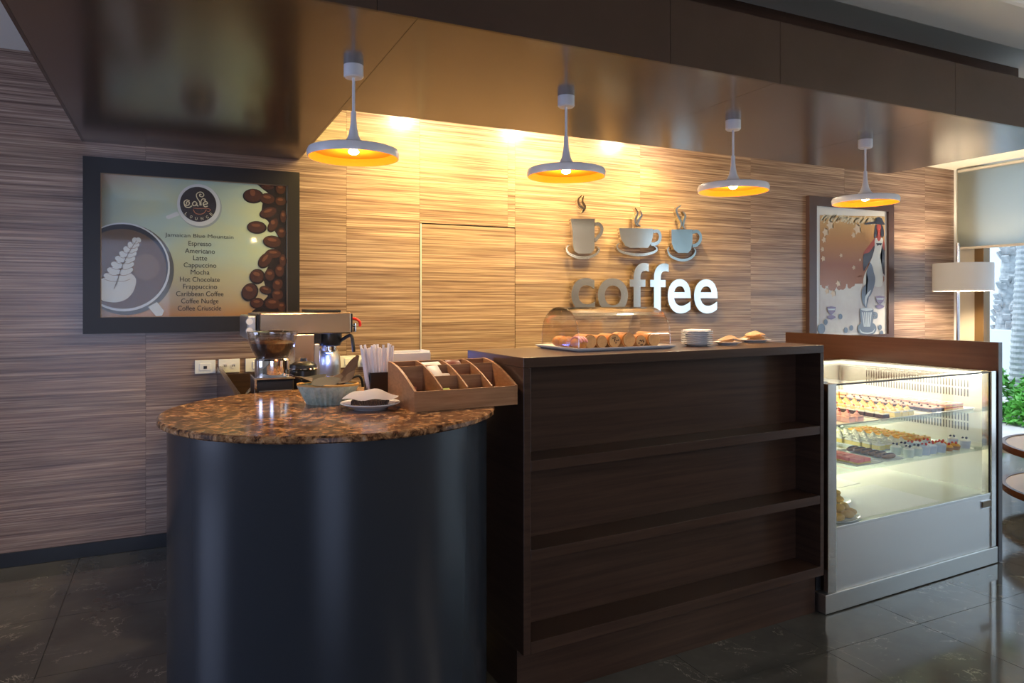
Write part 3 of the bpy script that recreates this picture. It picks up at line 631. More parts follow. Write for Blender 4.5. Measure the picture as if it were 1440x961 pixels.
for cx_, cy_ in ((174, 780), (487, 712)):
    art('small_cup_print', [(cx_-28, cy_-38), (cx_, cy_-44), (cx_+30, cy_-38), (cx_+24, cy_-8), (cx_, cy_+14), (cx_-22, cy_-8)], mauve, 0, 10)
    art('small_saucer_print', [(cx_-28, cy_+26), (cx_, cy_+12), (cx_+30, cy_+26), (cx_, cy_+42)], mauve, 3, 9)
    art('small_cup_light_print', [(cx_-24, cy_-28), (cx_+26, cy_-28), (cx_+20, cy_-18), (cx_-18, cy_-18)], pale, 0, 12)
for X, Y in ((113, 882), (235, 803), (140, 838), (270, 890), (305, 876), (500, 910), (490, 872)): c = z5(X, Y); ob('bean_print', flat(ell(c[0], c[1], .045 if X == 113 else .025, .045 if X == 113 else .025, 12), PY2-.004), t, mat=slate)

# --- wall sockets
def socket(px0, px1, z0, z1, lab, kind):
    x0 = WP(px0, 510, WY)[0]; x1 = WP(px1, 510, WY)[0]
    t_ = thing('wall_socket', lab, 'socket', ((x0+x1)/2, WY, (z0+z1)/2), group='white sockets above the back counter')
    w_, h_ = (x1-x0)/2, (z1-z0)/2
    ob('cover_plate', box(new(), -w_, w_, -.008, 0, -h_, h_, b=.002), t_, mat=M['whitep'])
    if kind == 1: ob('outlet_insert', box(new(), -.03, .03, -.010, -.007, -.02, .02, b=.001), t_, mat=M['whitep']); ob('jack', box(new(), -.009, .009, -.0108, -.0095, -.011, .005), t_, mat=M['black'])
    elif kind == 2:
        for s in (-.022, .022):
            o_ = ob('outlet_insert', lathe(new(), [(.014, 0), (.014, -.002), (.012, -.002), (.012, 0)], n=20), t_, mat=M['whitep']); o_.rotation_euler = (-pi/2, 0, 0); o_.location = (s, -.008, 0)
            ob('slot', box(new(), s-.006, s-.003, -.0092, -.008, -.005, .005), t_, mat=M['black']); ob('slot', box(new(), s+.003, s+.006, -.0092, -.008, -.005, .005), t_, mat=M['black'])
    else: ob('rocker', box(new(), -.018, .018, -.012, -.007, -.022, .022, b=.002), t_, mat=M['whitep'])
socket(274, 303, .946, 1.022, 'white network outlet plate, first on the left below the menu board', 1)
socket(307.5, 337, .946, 1.024, 'white double socket plate half in shadow, second from left', 2)
socket(345, 374, .946, 1.022, 'white switch plate partly behind the coffee grinder', 3)
socket(477, 500, .948, 1.020, 'white switch plate just right of the espresso machine', 3)
socket(503, 527, .948, 1.020, 'white socket plate behind the straw holder with a plug in it', 2)
t = thing('power_plug', 'round white plug with black cord in the socket behind the straws', 'plug', (1.062, WY-.008, .984))
o = ob('plug_body', lathe(new(), [(.0005, .035), (.022, .035), (.028, .025), (.028, 0), (.0005, 0)], n=24), t, mat=M['white'], sm=True); o.rotation_euler = (pi/2, 0, 0)
ob('cord', tube(new(), smooth_loop([(0, -.035, 0), (.02, -.06, -.01), (.03, -.06, -.06), (.03, -.03, -.17)], 5, False), .006, 8), t, mat=M['black'], sm=True)

# ================================================================ DRUM COUNTER
DC = (.470, 2.318)
t = thing('drum_counter', 'black curved drum counter with brown granite top at the left end of the bar', 'counter', (DC[0], DC[1], 0))
bm = lathe(new(), [(.493, .0), (.493, .989)], n=128, cap=True); ob('drum_body', bm, t, mat=M['drum'], sm=True)
ob('granite_top', lathe(new(), [(.0005, .990), (.516, .990), (.521, .994), (.521, 1.005), (.516, 1.010), (.0005, 1.010)], n=128), t, mat=M['granite'], sm=True)
GZ = 1.010
# ================================================================ BOOKCASE COUNTER (frame rotated 2.5 degrees)
A1 = R(2.5)
t = thing('open_shelf_counter', 'dark wenge counter with three open front shelves, front of the bar', 'counter', (1.040, 2.086, 0), A1)
BW, BD, BT = 1.475, .447, 1.165
ob('side_panel', box(new(), 0, .028, 0, BD, .176, BT-.034, b=.0015), t, mat=M['wood'])
ob('side_panel', box(new(), BW-.022, BW, 0, BD, .176, BT-.034, b=.0015), t, mat=M['wood'])
ob('counter_top', box(new(), 0, BW, 0, BD, BT-.0335, BT, b=.0015), t, mat=M['wood'])
ob('back_panel', box(new(), .0285, BW-.0225, .128, .146, .18, BT-.034), t, mat=M['wood'])
ob('rear_panel', box(new(), .0285, BW-.0225, BD-.018, BD, .18, BT-.034), t, mat=M['wood'])
for z in (.784, .485): ob('shelf', box(new(), .0285, BW-.0225, .001, .1275, z, z+.036, b=.0012), t, mat=M['wood'])
ob('bottom_board', box(new(), .0285, BW-.0225, 0, .1275, .176, .216, b=.0012), t, mat=M['wood'])
ob('plinth', box(new(), .0, BW, .045, BD, 0, .1755), t, mat=M['wood'])
# lower back counter against the wall
t = thing('back_counter', 'low dark counter behind the drum carrying the espresso machine', 'counter', (0, 0, 0))
ob('worktop', box(new(), .235, 1.75, 2.88, 4.325, .765, .800), t, mat=M['stone'])
ob('cabinet', box(new(), .245, 1.72, 2.92, 4.325, 0, .764), t, mat=M['wood'])
ob('upstand', box(new(), .235, .80, 4.300, 4.326, .8005, .940), t, mat=M['wood'])
ob('side_panel', box(new(), .212, .234, 2.862, 4.326, 0, .985, b=.0015), t, mat=M['panelwood'])

# ================================================================ ESPRESSO MACHINE etc. on the back counter
t = thing('espresso_machine', 'stainless espresso machine with long top housing and red lever behind the drum', 'coffee machine', (.332, 3.25, .8))
W_ = .40
ob('top_housing', box(new(), 0, W_, 0, .42, .405, .502, b=.006), t, mat=M['wsteel'])
o = ob('body_column', box(new(), .145, .235, .0, .42, .03, .405, b=.004), t, mat=M['wsteel'])
ob('drip_base', box(new(), .0, W_, -.01, .42, .012, .09, b=.006), t, mat=M['wsteel'])
for x in (.04, .36): ob('foot', cyl(new(), x, .05, 0, .014, .018, 16), t, mat=M['rubber'])
ob('front_cap', box(new(), W_, W_+.008, .004, .416, .410, .497, b=.002), t, mat=M['black'])
ob('rear_cap', box(new(), -.010, 0, .004, .416, .40, .497, b=.002), t, mat=M['black'])
rp = ob('rear_plate', box(new(), -.050, -.012, .01, .40, .385, .49, b=.006), t, mat=M['steel2'])
for z in (.465, .425): ob('knob', tube(new(), [(-.042, .02, z), (-.042, -.015, z)], .014, 14), t, mat=M['whitep'], sm=True)
ob('cup_rail', box(new(), .24, .36, .03, .39, .502, .514, b=.003), t, mat=M['black'])
lv = new(); tube(lv, smooth_loop([(W_+.008, .05, .475), (W_+.035, .05, .47), (W_+.052, .05, .455), (W_+.052, .05, .435)], 4, False), .0065, 8); ob('lever', lv, t, mat=M['red'], sm=True)
vv = new(); tube(vv, [(W_+.008, .05, .445), (W_+.03, .05, .435)], .008, 10); tube(vv, [(W_+.028, .05, .45), (W_+.028, .05, .41)], .007, 8); ob('steam_valve', vv, t, mat=M['chrome'], sm=True)
gh = new(); lathe(gh, [(.0005, .405), (.058, .405), (.060, .375), (.052, .35), (.040, .345), (.0005, .343)], (.315, .08, 0), 32); box(gh, .235, .27, .03, .13, .36, .405); ob('group_head', gh, t, mat=M['black'], sm=True)
pf = new(); lathe(pf, [(.036, .345), (.036, .325), (.022, .315), (.0005, .314)], (.315, .08, 0), 28); ob('portafilter', pf, t, mat=M['chrome'], sm=True)
pk = ob('portafilter_handle', tube(new(), smooth_loop([(.345, .06, .355), (.38, .03, .385), (.402, .01, .395), (.408, 0, .36), (.412, 0, .32)], 4, False), .008, 10), t, mat=M['black'], sm=True)
ob('blue_light', lathe(new(), [(.0005, .312), (.015, .312), (.015, .318), (.0005, .318)], (.315, .08, 0), 20), t, mat=M['blue'])
ob('back_splash', box(new(), .236, .262, .02, .40, .09, .36, b=.004), t, mat=M['steel2'])
rf = new(); lathe(rf, [(.060, .20), (.064, .24), (.060, .29), (.045, .325)], (.33, .20, 0), 32); ob('boiler_cover', rf, t, mat=M['steel2'], sm=True)
ob('drip_tray', box(new(), .25, .40, -.008, .20, .09, .10, b=.002), t, mat=M['chrome'])
light('machine_blue_lamp', 'POINT', (.647, 3.30, 1.09), .55, (.2, .3, 1), shadow_soft_size=.01)

t = thing('coffee_grinder', 'coffee grinder with clear bowl hopper full of dark beans', 'coffee grinder', (.352, 2.962, .8))
ob('base_block', box(new(), -.072, .072, -.075, .13, .0, .245, b=.006), t, mat=M['black'])
ob('front_plate', box(new(), -.060, .064, -.080, -.075, .12, .205, b=.002), t, mat=M['steel'])
ob('chrome_edge', box(new(), -.076, -.068, -.082, -.066, 0, .25, b=.001), t, mat=M['chrome'])
ob('collar_plate', box(new(), -.076, .076, -.080, .09, .245, .257, b=.003), t, mat=M['chrome'])
ob('burr_housing', lathe(new(), [(.0005, .257), (.066, .257), (.068, .265), (.068, .318), (.062, .326), (.0005, .326)], n=40), t, mat=M['chrome'], sm=True)
hp = [(.056, .326), (.066, .336), (.080, .360), (.090, .390), (.096, .425), (.096, .432), (.093, .432), (.093, .425), (.087, .392), (.077, .362), (.063, .339), (.053, .329)]
ob('hopper', lathe(new(), hp, n=48), t, mat=M['acrylic'], sm=True)
ob('hopper_lid', lathe(new(), [(.0005, .440), (.06, .438), (.097, .433), (.097, .430), (.0005, .434)], n=48), t, mat=M['acrylic'], sm=True)
bm = lathe(new(), [(.0005, .330), (.052, .330), (.062, .340), (.076, .363), (.084, .385), (.075, .396), (.04, .402), (.0005, .404)], n=40)
rb = random.Random(1)
bmx = new(); lathe(bmx, [(.0005, .330), (.052, .330), (.062, .340), (.076, .363), (.084, .385), (.075, .393), (.04, .398), (.0005, .400)], n=40)
bpile = ob('coffee_beans', bmx, t, mat=M['beans'], sm=True); bm.free()
bm = new()
for k in range(150):
    a = rb.uniform(0, 2*pi); r = .078*math.sqrt(rb.random()); blob(bm, (r*cos(a), r*sin(a), .397-.05*(r/.085)**4+rb.uniform(0, .006)), .0062, .0042, .0035, 1, Matrix.Rotation(rb.uniform(0, 3), 4, 'Z') @ Matrix.Rotation(rb.uniform(-.6, .6), 4, 'X'))
o = ob('loose_beans', bm, t, mat=M['beans'], sm=True); o['kind'] = 'stuff'
t = thing('storage_tin', 'round black lidded tin between the grinder and the espresso machine', 'tin', (.490, 3.075, .8))
ob('tin_body', lathe(new(), [(.0005, 0), (.052, 0), (.055, .01), (.055, .265), (.0005, .265)], n=32), t, mat=M['black'], sm=True)
ob('lid', lathe(new(), [(.0005, .312), (.012, .312), (.014, .300), (.035, .298), (.054, .285), (.058, .266), (.0005, .264)], n=32), t, mat=M['black'], sm=True)
ob('rim_band', lathe(new(), [(.057, .262), (.059, .268), (.057, .272)], n=32), t, mat=M['chrome'], sm=True)
t = thing('milk_jug', 'small polished milk jug with black handle under the group head', 'jug', (.645, 3.02, .8))
ob('jug_body', lathe(new(), [(.0005, 0), (.044, 0), (.048, .02), (.046, .10), (.036, .17), (.040, .235), (.037, .235), (.033, .17), (.043, .10), (.0005, .01)], n=32), t, mat=M['chrome'], sm=True)
ob('handle', tube(new(), smooth_loop([(.038, 0, .225), (.072, 0, .23), (.085, 0, .19), (.078, 0, .12), (.046, 0, .08)], 5, False), .006, 8), t, mat=M['black'], sm=True)
t = thing('glass_pitcher', 'clear glass pitcher catching the blue light of the machine', 'pitcher', (.575, 2.94, .8))
ob('glass_body', lathe(new(), [(.0005, 0), (.040, 0), (.044, .02), (.048, .24), (.0455, .24), (.0415, .02), (.0005, .006)], n=32), t, mat=M['acrylic'], sm=True)
ob('handle', tube(new(), smooth_loop([(.046, 0, .22), (.082, 0, .225), (.088, 0, .17), (.075, 0, .11), (.045, 0, .09)], 5, False), .006, 8), t, mat=M['acrylic'], sm=True)
# loose supply cables in the corner behind the grinder
for i, (pts, m_, lab) in enumerate((([(.24, 3.1, .84), (.27, 3.2, .95), (.34, 3.3, .985), (.42, 3.35, .93)], M['rubber'], 'thin grey hose looping behind the grinder'),
                               ([(.27, 3.02, .80), (.255, 3.04, .88), (.250, 3.05, .935)], M['rubber'], 'short cable with a red tip beside the grinder'))):
    t = thing('supply_hose', lab, 'hose'); ob('hose', tube(new(), smooth_loop(pts, 6, False), .005, 8), t, mat=mat('grey_hose', (.25, .24, .23), .4), sm=True)
    if i: ob('red_tip', tube(new(), [(.2505, 3.05, .93), (.249, 3.05, .955)], .008, 10), t, mat=M['red'], sm=True)

# ================================================================ ON THE GRANITE
# bamboo organiser
t = thing('bamboo_organiser', 'bamboo sachet organiser with curved dividers on the granite top', 'organiser', (.663, 2.083, GZ), R(2.6))
OW, OD, th = .362, .255, .008
def oh(b): return .064+.074*sin(pi/2*min(1, b/OD))**1.0
def oplate(x, th_=th, b0=0, b1=OD):
    pts = [(b0, 0), (b1, 0)]+[(b1-(b1-b0)*k/14, oh(b1-(b1-b0)*k/14)) for k in range(15)]
    return prism(new(), pts, 'x', x, x+th_)
ob('side_panel', oplate(0), t, mat=M['bamboo']); ob('side_panel', oplate(OW-th), t, mat=M['bamboo'])
ob('front_board', box(new(), th, OW-th, 0, th, 0, .063, b=.001), t, mat=M['bamboo'])
ob('back_board', box(new(), th, OW-th, OD-th, OD, 0, .137, b=.001), t, mat=M['bamboo'])
ob('base_board', box(new(), th, OW-th, th, OD-th, .001, .008), t, mat=M['bamboo'])
cols = [.094, .182, .268]
for x in cols: ob('divider', oplate(x, .005, th, OD-th), t, mat=M['bamboo'])
ce_ = [th]+[c for x in cols for c in (x, x+.005)]+[OW-th]
for b in (.175,):
    for i in range(4): ob('cross_divider', box(new(), ce_[2*i], ce_[2*i+1], b, b+.005, .008, oh(b)-.003), t, mat=M['bamboo'])
for i in (1, 2): ob('cross_divider', box(new(), ce_[2*i], ce_[2*i+1], .088, .093, .008, oh(.088)-.004), t, mat=M['bamboo'])
TO = t
def sachet(col, x, b, z, rz, tilt, lab, w=.05, h=.06, grp=None):
    c, s = cos(R(2.6)), sin(R(2.6)); wx, wy = .663+x*c-b*s, 2.083+x*s+b*c
    me = bpy.data.meshes.get('sachet_'+col)
    if not me:
        cc = {'green': (.10, .30, .08), 'lime': (.42, .50, .14), 'white': (.75, .72, .66), 'pink': (.65, .30, .28), 'brown': (.16, .05, .04), 'clear': (.6, .5, .45)}[col]
        bm = new(); r_ = bmesh.ops.create_grid(bm, x_segments=6, y_segments=6, size=.5)
        pts = [v.co.copy() for v in bm.verts]
        bm2 = new(); box(bm2, -.5, .5, -.5, .5, -.03, .03); bmesh.ops.subdivide_edges(bm2, edges=bm2.edges[:], cuts=4, use_grid_fill=True)
        for v in bm2.verts:
            f_ = (1-(2*v.co.x)**2)*(1-(2*v.co.y)**2); v.co.z = v.co.z*.3+(.08*f_ if v.co.z > 0 else -.08*f_)
        bm.free(); me = mesh('sachet_'+col, bm2, pm('sachet_'+col, cc, .35), True)
    o_ = bpy.data.objects.new('sachet', me); C.objects.link(o_); o_.location = (wx, wy, GZ+z+.012); o_.rotation_euler = (tilt, 0, rz); o_.scale = (w, h, .05)
    return tag(o_, lab, 'sachet', grp)
sachet('green', .045, .075, .024, .2, .1, 'green tea sachet flat in the front left compartment', .07, .07)
sachet('brown', .035, .13, .034, -.3, .6, 'dark brown sachet standing at the back of the front left compartment', .04, .05)
sachet('pink', .07, .11, .026, .5, .3, 'pinkish sachet leaning in the front left compartment', .035, .05)
sachet('lime', .125, .048, .036, .1, .5, 'lime green sachet in the second front compartment', .045, .05)
sachet('green', .148, .055, .022, .9, .2, 'deep green sachet beside the lime one', .045, .05)
sachet('white', .130, .135, .085, .5, .9, 'cream paper sachet propped up in the second middle compartment', .055, .075)
sachet('white', .160, .145, .070, -.4, .7, 'white sachet lying right of the propped cream one', .045, .05)
sachet('green', .215, .055, .024, 0, .15, 'green sachet in the third front compartment', .06, .05)
sachet('clear', .245, .045, .028, .6, .3, 'pale sachet at the right of the third front compartment', .03, .045)
sachet('clear', .315, .06, .022, -.2, .2, 'pale pink wrapper in the front right compartment', .06, .06)
sachet('pink', .300, .11, .020, .7, .15, 'dusky pink wrapper behind the pale one, front right', .04, .05)
sachet('white', .14, .21, .115, .2, .4, 'folded white packet on the back row of the organiser', .07, .03)
sachet('brown', .22, .21, .118, 0, .4, 'dark edged packet on the back row of the organiser', .05, .03)
# straw holder and straws
t = thing('straw_holder', 'dark square straw holder on the granite beside the organiser', 'holder', (.655, 2.47, GZ), R(5))
for a in ((-.042, -.038, -.035, .035), (.038, .042, -.035, .035), (-.038, .038, -.035, -.031), (-.038, .038, .031, .035), (-.001, .001, -.031, .031)): ob('holder_wall', box(new(), *a[:2], *a[2:], 0, .092), t, mat=M['black'])
ob('holder_base', box(new(), -.042, .042, -.035, .035, 0, .004), t, mat=M['black'])
bm = new(); tube(bm, [(0, 0, 0), (0, 0, .17)], .0042, 8); sm_ = mesh('straw', bm, M['straw'], True); rb = random.Random(4)
for k in range(34):
    ix, iy = k % 9, k//9; o_ = bpy.data.objects.new('straw', sm_); C.objects.link(o_)
    o_.location = (.655-.034+ix*.0085, 2.47-.024+iy*.014, GZ+.006); o_.rotation_euler = (rb.uniform(-.08, .04), (ix-5.5)*.028+rb.uniform(-.02, .02), 0); o_.scale = (1, 1, rb.uniform(.97, 1.1))
    tag(o_, 'paper wrapped white straw in the dark holder', 'straw', 'paper wrapped straws in the holder')
# tray box behind organiser
t = thing('plastic_tray_box', 'open white plastic tray box standing behind the organiser', 'box', (.80, 2.60, GZ), R(3))
for a in ((-.075, .075, -.05, -.046, 0, .148), (-.075, .075, .046, .05, 0, .152), (.071, .075, -.046, .046, 0, .155), (-.075, -.071, -.046, .046, 0, .14), (-.071, .071, -.046, .046, 0, .004)): ob('box_wall', box(new(), *a, b=.001), t, mat=M['whitep'])
# basket
BX, BY = .462, 2.395
t = thing('wicker_basket', 'small pale wicker basket lined with brown wrappers on the granite', 'basket', (BX, BY, GZ), R(-25))
bm = new(); n_ = 120; prof = [(.062, 0), (.068, .012), (.078, .035), (.088, .058), (.090, .064), (.086, .064), (.075, .035), (.060, .006), (.0005, .006)]
rings = []
for r, z in prof:
    ring = []
    for i in range(n_):
        a = 2*pi*i/n_; q = 1+(.028*cos(30*a) if z < .06 else 0); ring.append(bm.verts.new((r*q*cos(a)*1.12, r*q*sin(a)*.78, z)))
    rings.append(ring)
for a, b in zip(rings, rings[1:]):
    for i in range(n_): bm.faces.new((a[i], a[(i+1) % n_], b[(i+1) % n_], b[i]))
ob('basket_body', bm, t, mat=M['basket'], sm=True)
ob('rim', lathe(new(), [(.086, .060), (.092, .062), (.092, .068), (.086, .069), (.084, .064)], n=64, sx=1.12, sy=.78), t, mat=mat('honey_rim', (.55, .30, .07), .5), sm=True)
def wrapper(pts, lab, th_=.004, m_=None):
    bm = new(); c = Vector((sum(p[0] for p in pts)/len(pts), sum(p[1] for p in pts)/len(pts), sum(p[2] for p in pts)/len(pts)))
    P = [Vector(p) for p in smooth_loop(pts, 4)]; nrm = (P[1*4]-c).cross(P[2*4]-c).normalized()
    for s in (1, -1):
        cc = bm.verts.new(c+nrm*s*th_+Vector((0, 0, -.006))); vs = [bm.verts.new(p+nrm*s*.0008) for p in P]
        for i in range(len(vs)): bm.faces.new((cc, vs[i], vs[(i+1) % len(vs)]))
    return tag(ob('wrapper', bm, None, (BX, BY, GZ), mat=m_ or M['brownpaper'], sm=True), lab, 'wrapper')
wrapper([(-.10, -.02, .095), (-.12, .0, .098), (-.03, .03, .082), (.02, .0, .070), (-.02, -.05, .066)], 'brown wrapper fanning out left over the basket rim')
wrapper([(-.06, -.06, .070), (.0, -.07, .066), (.03, -.05, .085), (.0, -.02, .092), (-.05, -.03, .085)], 'dark wrapper lying across the front of the basket', m_=M['rubber'])
wrapper([(.02, -.05, .060), (.07, -.03, .085), (.105, .0, .155), (.08, .02, .14), (.04, .0, .09)], 'tall pointed brown wrapper standing at the right of the basket')
wrapper([(.0, -.04, .07), (.06, -.045, .075), (.085, -.02, .11), (.05, .01, .10), (.0, .0, .08)], 'folded brown wrapper in front of the tall pointed one')
wrapper([(-.08, -.01, .075), (-.03, -.02, .085), (.0, .03, .095), (-.04, .05, .09), (-.08, .03, .085)], 'brown wrapper at the back left of the basket', m_=M['rubber'])
# plate with folded napkin
PX_, PYY = .562, 2.224
t = thing('side_plate', 'white side plate under the folded napkin on the granite', 'plate', (PX_, PYY, GZ))
ob('plate_body', lathe(new(), [(.0005, 0), (.050, 0), (.055, .004), (.085, .014), (.094, .019), (.093, .021), (.083, .017), (.054, .008), (.0005, .006)], n=56), t, mat=M['porcelain'], sm=True)
ob('base_band', lathe(new(), [(.0505, .0006), (.0555, .0042), (.076, .0112)], n=56), t, mat=M['bluegrey'], sm=True)
t = thing('folded_napkin', 'folded white napkin with brown corrugated layer on the side plate', 'napkin', (PX_, PYY, GZ+.019), R(-20))
bm = new(); NX, NY = 16, 8; g_ = []
for i in range(NX+1):
    row = []
    for j in range(NY+1):
        a = i/NX*2-1; b = j/NY*2-1; w_ = .062*math.sqrt(max(0, 1-(a*.97)**2)); row.append(bm.verts.new((a*.088, b*w_+.004, .016+.026*(1-a*a)*(1-b*b)+.003*sin(7*a))))
    g_.append(row)
for i in range(NX):
    for j in range(NY): bm.faces.new((g_[i][j], g_[i+1][j], g_[i+1][j+1], g_[i][j+1]))
r_ = bmesh.ops.solidify(bm, geom=bm.faces[:], thickness=.004); ob('napkin_cloth', bm, t, mat=M['napkin'], sm=True)
bm = new()
for k in range(22):
    x = -.055+k*.0052; box(bm, x, x+.0036, -.064*math.sqrt(1-(x/.085)**2), .03, -.001, .012+.002*(k % 2), b=.0006)
ob('corrugated_layer', bm, t, mat=M['brownpaper'])
bm = new(); box(bm, -.078, .078, -.030, .035, -.002, -.0005); ob('under_fold', bm, t, mat=M['napkin'])

# ================================================================ ON THE SHELF COUNTER
CT = 1.165
def cl(u, v): c, s = cos(A1), sin(A1); return 1.040+u*c-v*s, 2.086+u*s+v*c
# tray + dome
tx, ty = cl(.295, .139)
t = thing('serving_platter', 'white rectangular platter with turned-up rim under the cake dome', 'platter', (*cl(.295, .130), CT), A1)
TW, TD = .475, .305
bm = new(); pr = [(.018, 0), (.006, .006), (0, .013), (.004, .014), (.012, .008), (.022, .005)]
def rectring(bm, ins, z, w_, d_): return [bm.verts.new(p) for p in ((ins, ins, z), (w_-ins, ins, z), (w_-ins, d_-ins, z), (ins, d_-ins, z))]
rs = [rectring(bm, a, z, TW, TD) for a, z in pr]
for a, b in zip(rs, rs[1:]):
    for k in range(4): bm.faces.new((a[k], a[(k+1) % 4], b[(k+1) % 4], b[k]))
bm.faces.new(rs[0][::-1]); bm.faces.new(rs[-1]); ob('platter_body', bm, t, mat=M['bluegrey'] if 0 else M['porcelain'])
ob('foot_rail', box(new(), .02, TW-.02, .016, .024, 0.0002, .004), t, mat=M['bluegrey'])
t = thing('cake_dome', 'clear acrylic half-barrel dome cover over the pastries', 'dome cover', (*cl(.315, .145), CT+.010), A1)
DW, DD, DH = .435, .27, .155
bm = new(); arc = [(DD/2-DD/2*cos(pi*k/24), DH*sin(pi*k/24)**.62) for k in range(25)]
A_ = [bm.verts.new((0, p[0], p[1])) for p in arc]; B_ = [bm.verts.new((DW, p[0], p[1])) for p in arc]
for k in range(24): bm.faces.new((A_[k], A_[k+1], B_[k+1], B_[k]))
bmesh.ops.solidify(bm, geom=bm.faces[:], thickness=.0025); ob('dome_shell', bm, t, mat=M['acrylic'], sm=True)
for x in (0, DW):
    bm = new(); prism(bm, arc, 'x', x-.0015, x+.0015); ob('end_wall', bm, t, mat=M['acrylic'])
    bm = new(); tube(bm, [(x, p[0], p[1]) for p in arc], .0022, 6); ob('edge_bead', bm, t, mat=M['acrylic'], sm=True)
ob('handle', tube(new(), smooth_loop([(DW/2-.04, .005, .05), (DW/2-.035, -.012, .055), (DW/2+.035, -.012, .055), (DW/2+.04, .005, .05)], 5, False), .003, 8), t, mat=M['acrylic'], sm=True)
crust = m_noisy('golden_crust', (.52, .20, .035), (.66, .33, .08), 30, .5, .2); crumb = m_noisy('pale_crumb', (.60, .36, .15), (.68, .44, .20), 70, .8, .3); icing = mat('pink_icing', (.80, .36, .40), .35); cocoa = mat('cocoa_chip', (.05, .015, .008), .5)
def roll(u, v, r, ln, lab, rz=0, kind=0):
    x, y = cl(u, v); t_ = thing('sponge_roll', lab, 'pastry', (x, y, CT+.0055), A1+rz)
    bm = new(); pts = [(r*cos(a), r*.93+r*.93*sin(a)) for a in [2*pi*k/20 for k in range(20)]]
    prism(bm, pts, 'y', .002, ln); bmesh.ops.bevel(bm, geom=[e for e in bm.edges if abs(e.verts[0].co.y-e.verts[1].co.y) < 1e-5], offset=.004, segments=2, affect='EDGES'); ob('crust', bm, t_, mat=crust, sm=True)
    o_ = ob('cut_face', prism(new(), [(p[0]*.88, p[1]*.88+.12*r) for p in pts], 'y', 0, .003), t_, mat=crumb)
    if kind:
        bm = new(); rb_ = random.Random(kind)
        for k in range(7): a = rb_.uniform(0, 6.28); q = r*.7*rb_.random(); blob(bm, (q*cos(a), 0, r+q*sin(a)), .0035, .002, .0035, 1)
        ob('chocolate_chips', bm, t_, mat=cocoa)
roll(.395, .185, .030, .09, 'sponge roll with pale cut face just right of the pink iced pastry')
roll(.452, .190, .028, .09, 'low orange-brown roll, second of the front row', .05)
roll(.508, .185, .030, .09, 'chocolate chip roll in the middle of the dome', 0, 3)
roll(.575, .180, .032, .09, 'rounded brown-edged roll right of the chip roll')
roll(.640, .190, .026, .08, 'broken speckled roll near the right end of the dome', -.1, 5)
roll(.695, .175, .032, .10, 'large roll at the far right end of the dome')
def bun(u, v, lab, sx=.034, m_=crust, z=.023, stripes=False):
    x, y = cl(u, v); t_ = thing('iced_bun', lab, 'pastry', (x, y, CT+.0055), A1)
    ob('dough', blob(new(), (0, 0, z), sx, .040, z, 3, noise=.015, seed=int(u*999)), t_, mat=m_, sm=True)
    if stripes:
        for k in (-.012, 0, .012): bm = new(); tube(bm, [(k, -.038*cos(a), z+z*1.04*sin(a)) for a in [pi*(.08+.84*j/12) for j in range(13)]], .0042, 8); ob('icing_stripe', bm, t_, mat=icing, sm=True)
bun(.345, .190, 'pink striped bun at the front left of the dome', .028, stripes=True)
bun(.348, .270, 'plain orange bun at the far left of the dome')
bun(.358, .340, 'orange bun tucked in the back left corner of the dome')
bun(.430, .315, 'golden bun in the back row left of centre'); bun(.500, .320, 'golden bun in the back row at centre'); bun(.575, .320, 'golden bun in the back row right of centre'); bun(.645, .315, 'golden bun in the back row near the right end')
# plates stack
sx_, sy_ = cl(.955, .215)
base_pl = lambda: lathe(new(), [(.0005, 0), (.040, 0), (.043, .003), (.060, .008), (.066, .0105), (.066, .012), (.058, .0105), (.042, .006), (.0005, .005)], n=40)
plm = mesh('saucer', base_pl(), M['porcelain'], True)
OR = ['bottom', 'second from the bottom', 'third from the bottom', 'middle', 'third from the top', 'second from the top', 'topmost']
for k in range(7):
    o_ = bpy.data.objects.new('saucer', plm); C.objects.link(o_); o_.location = (sx_, sy_, CT+k*.0085+.0005); tag(o_, f'small white saucer, {OR[k]} of the stack beside the cake dome', 'saucer', 'saucers stacked beside the cake dome')
o_ = bpy.data.objects.new('paper_napkin', mesh('paper_napkin', box(new(), -.045, .045, -.045, .045, 0, .006, b=.002), M['napkin'])); C.objects.link(o_); o_.location = (sx_, sy_, CT+6*.0085+.0125); o_.rotation_euler[2] = .5; tag(o_, 'folded cream napkin lying on top of the saucer stack', 'napkin')
npk = mat('cream_napkin', (.80, .60, .40), .85)
def nap_plate(u, v, r, lab, lab2, n_nap, seed, dz=0):
    x, y = cl(u, v); t_ = thing('dessert_plate', lab, 'plate', (x, y, CT))
    ob('plate_body', lathe(new(), [(.0005, 0), (r*.6, 0), (r*.65, .004), (r, .012), (r, .014), (r*.62, .007), (.0005, .006)], n=40), t_, mat=M['porcelain'], sm=True)
    rn = random.Random(seed); W2 = ['lowest', 'middle', 'top']
    for k in range(n_nap):
        bm = new(); n2 = 8; g2 = []
        for i in range(n2+1):
            row = []
            for j in range(3):
                a = i/n2*2-1; b = j-1; row.append(bm.verts.new((a*r*1.0, b*r*.55*(1-.5*abs(a)), .008+.013*(1-b*b)*(1-a*a)+.004*sin(3*a+k))))
            g2.append(row)
        for i in range(n2):
            for j in range(2): bm.faces.new((g2[i][j], g2[i+1][j], g2[i+1][j+1], g2[i][j+1]))
        bmesh.ops.solidify(bm, geom=bm.faces[:], thickness=.005)
        o_ = ob('folded_napkin', bm, None, (x+rn.uniform(-.01, .01), y, CT+.006+k*.011), A1+rn.uniform(-.3, .3)+dz, mat=npk, sm=True); tag(o_, f'{W2[k] if n_nap > 2 else ("lower", "upper")[k]} folded cream napkin {lab2}', 'napkin')
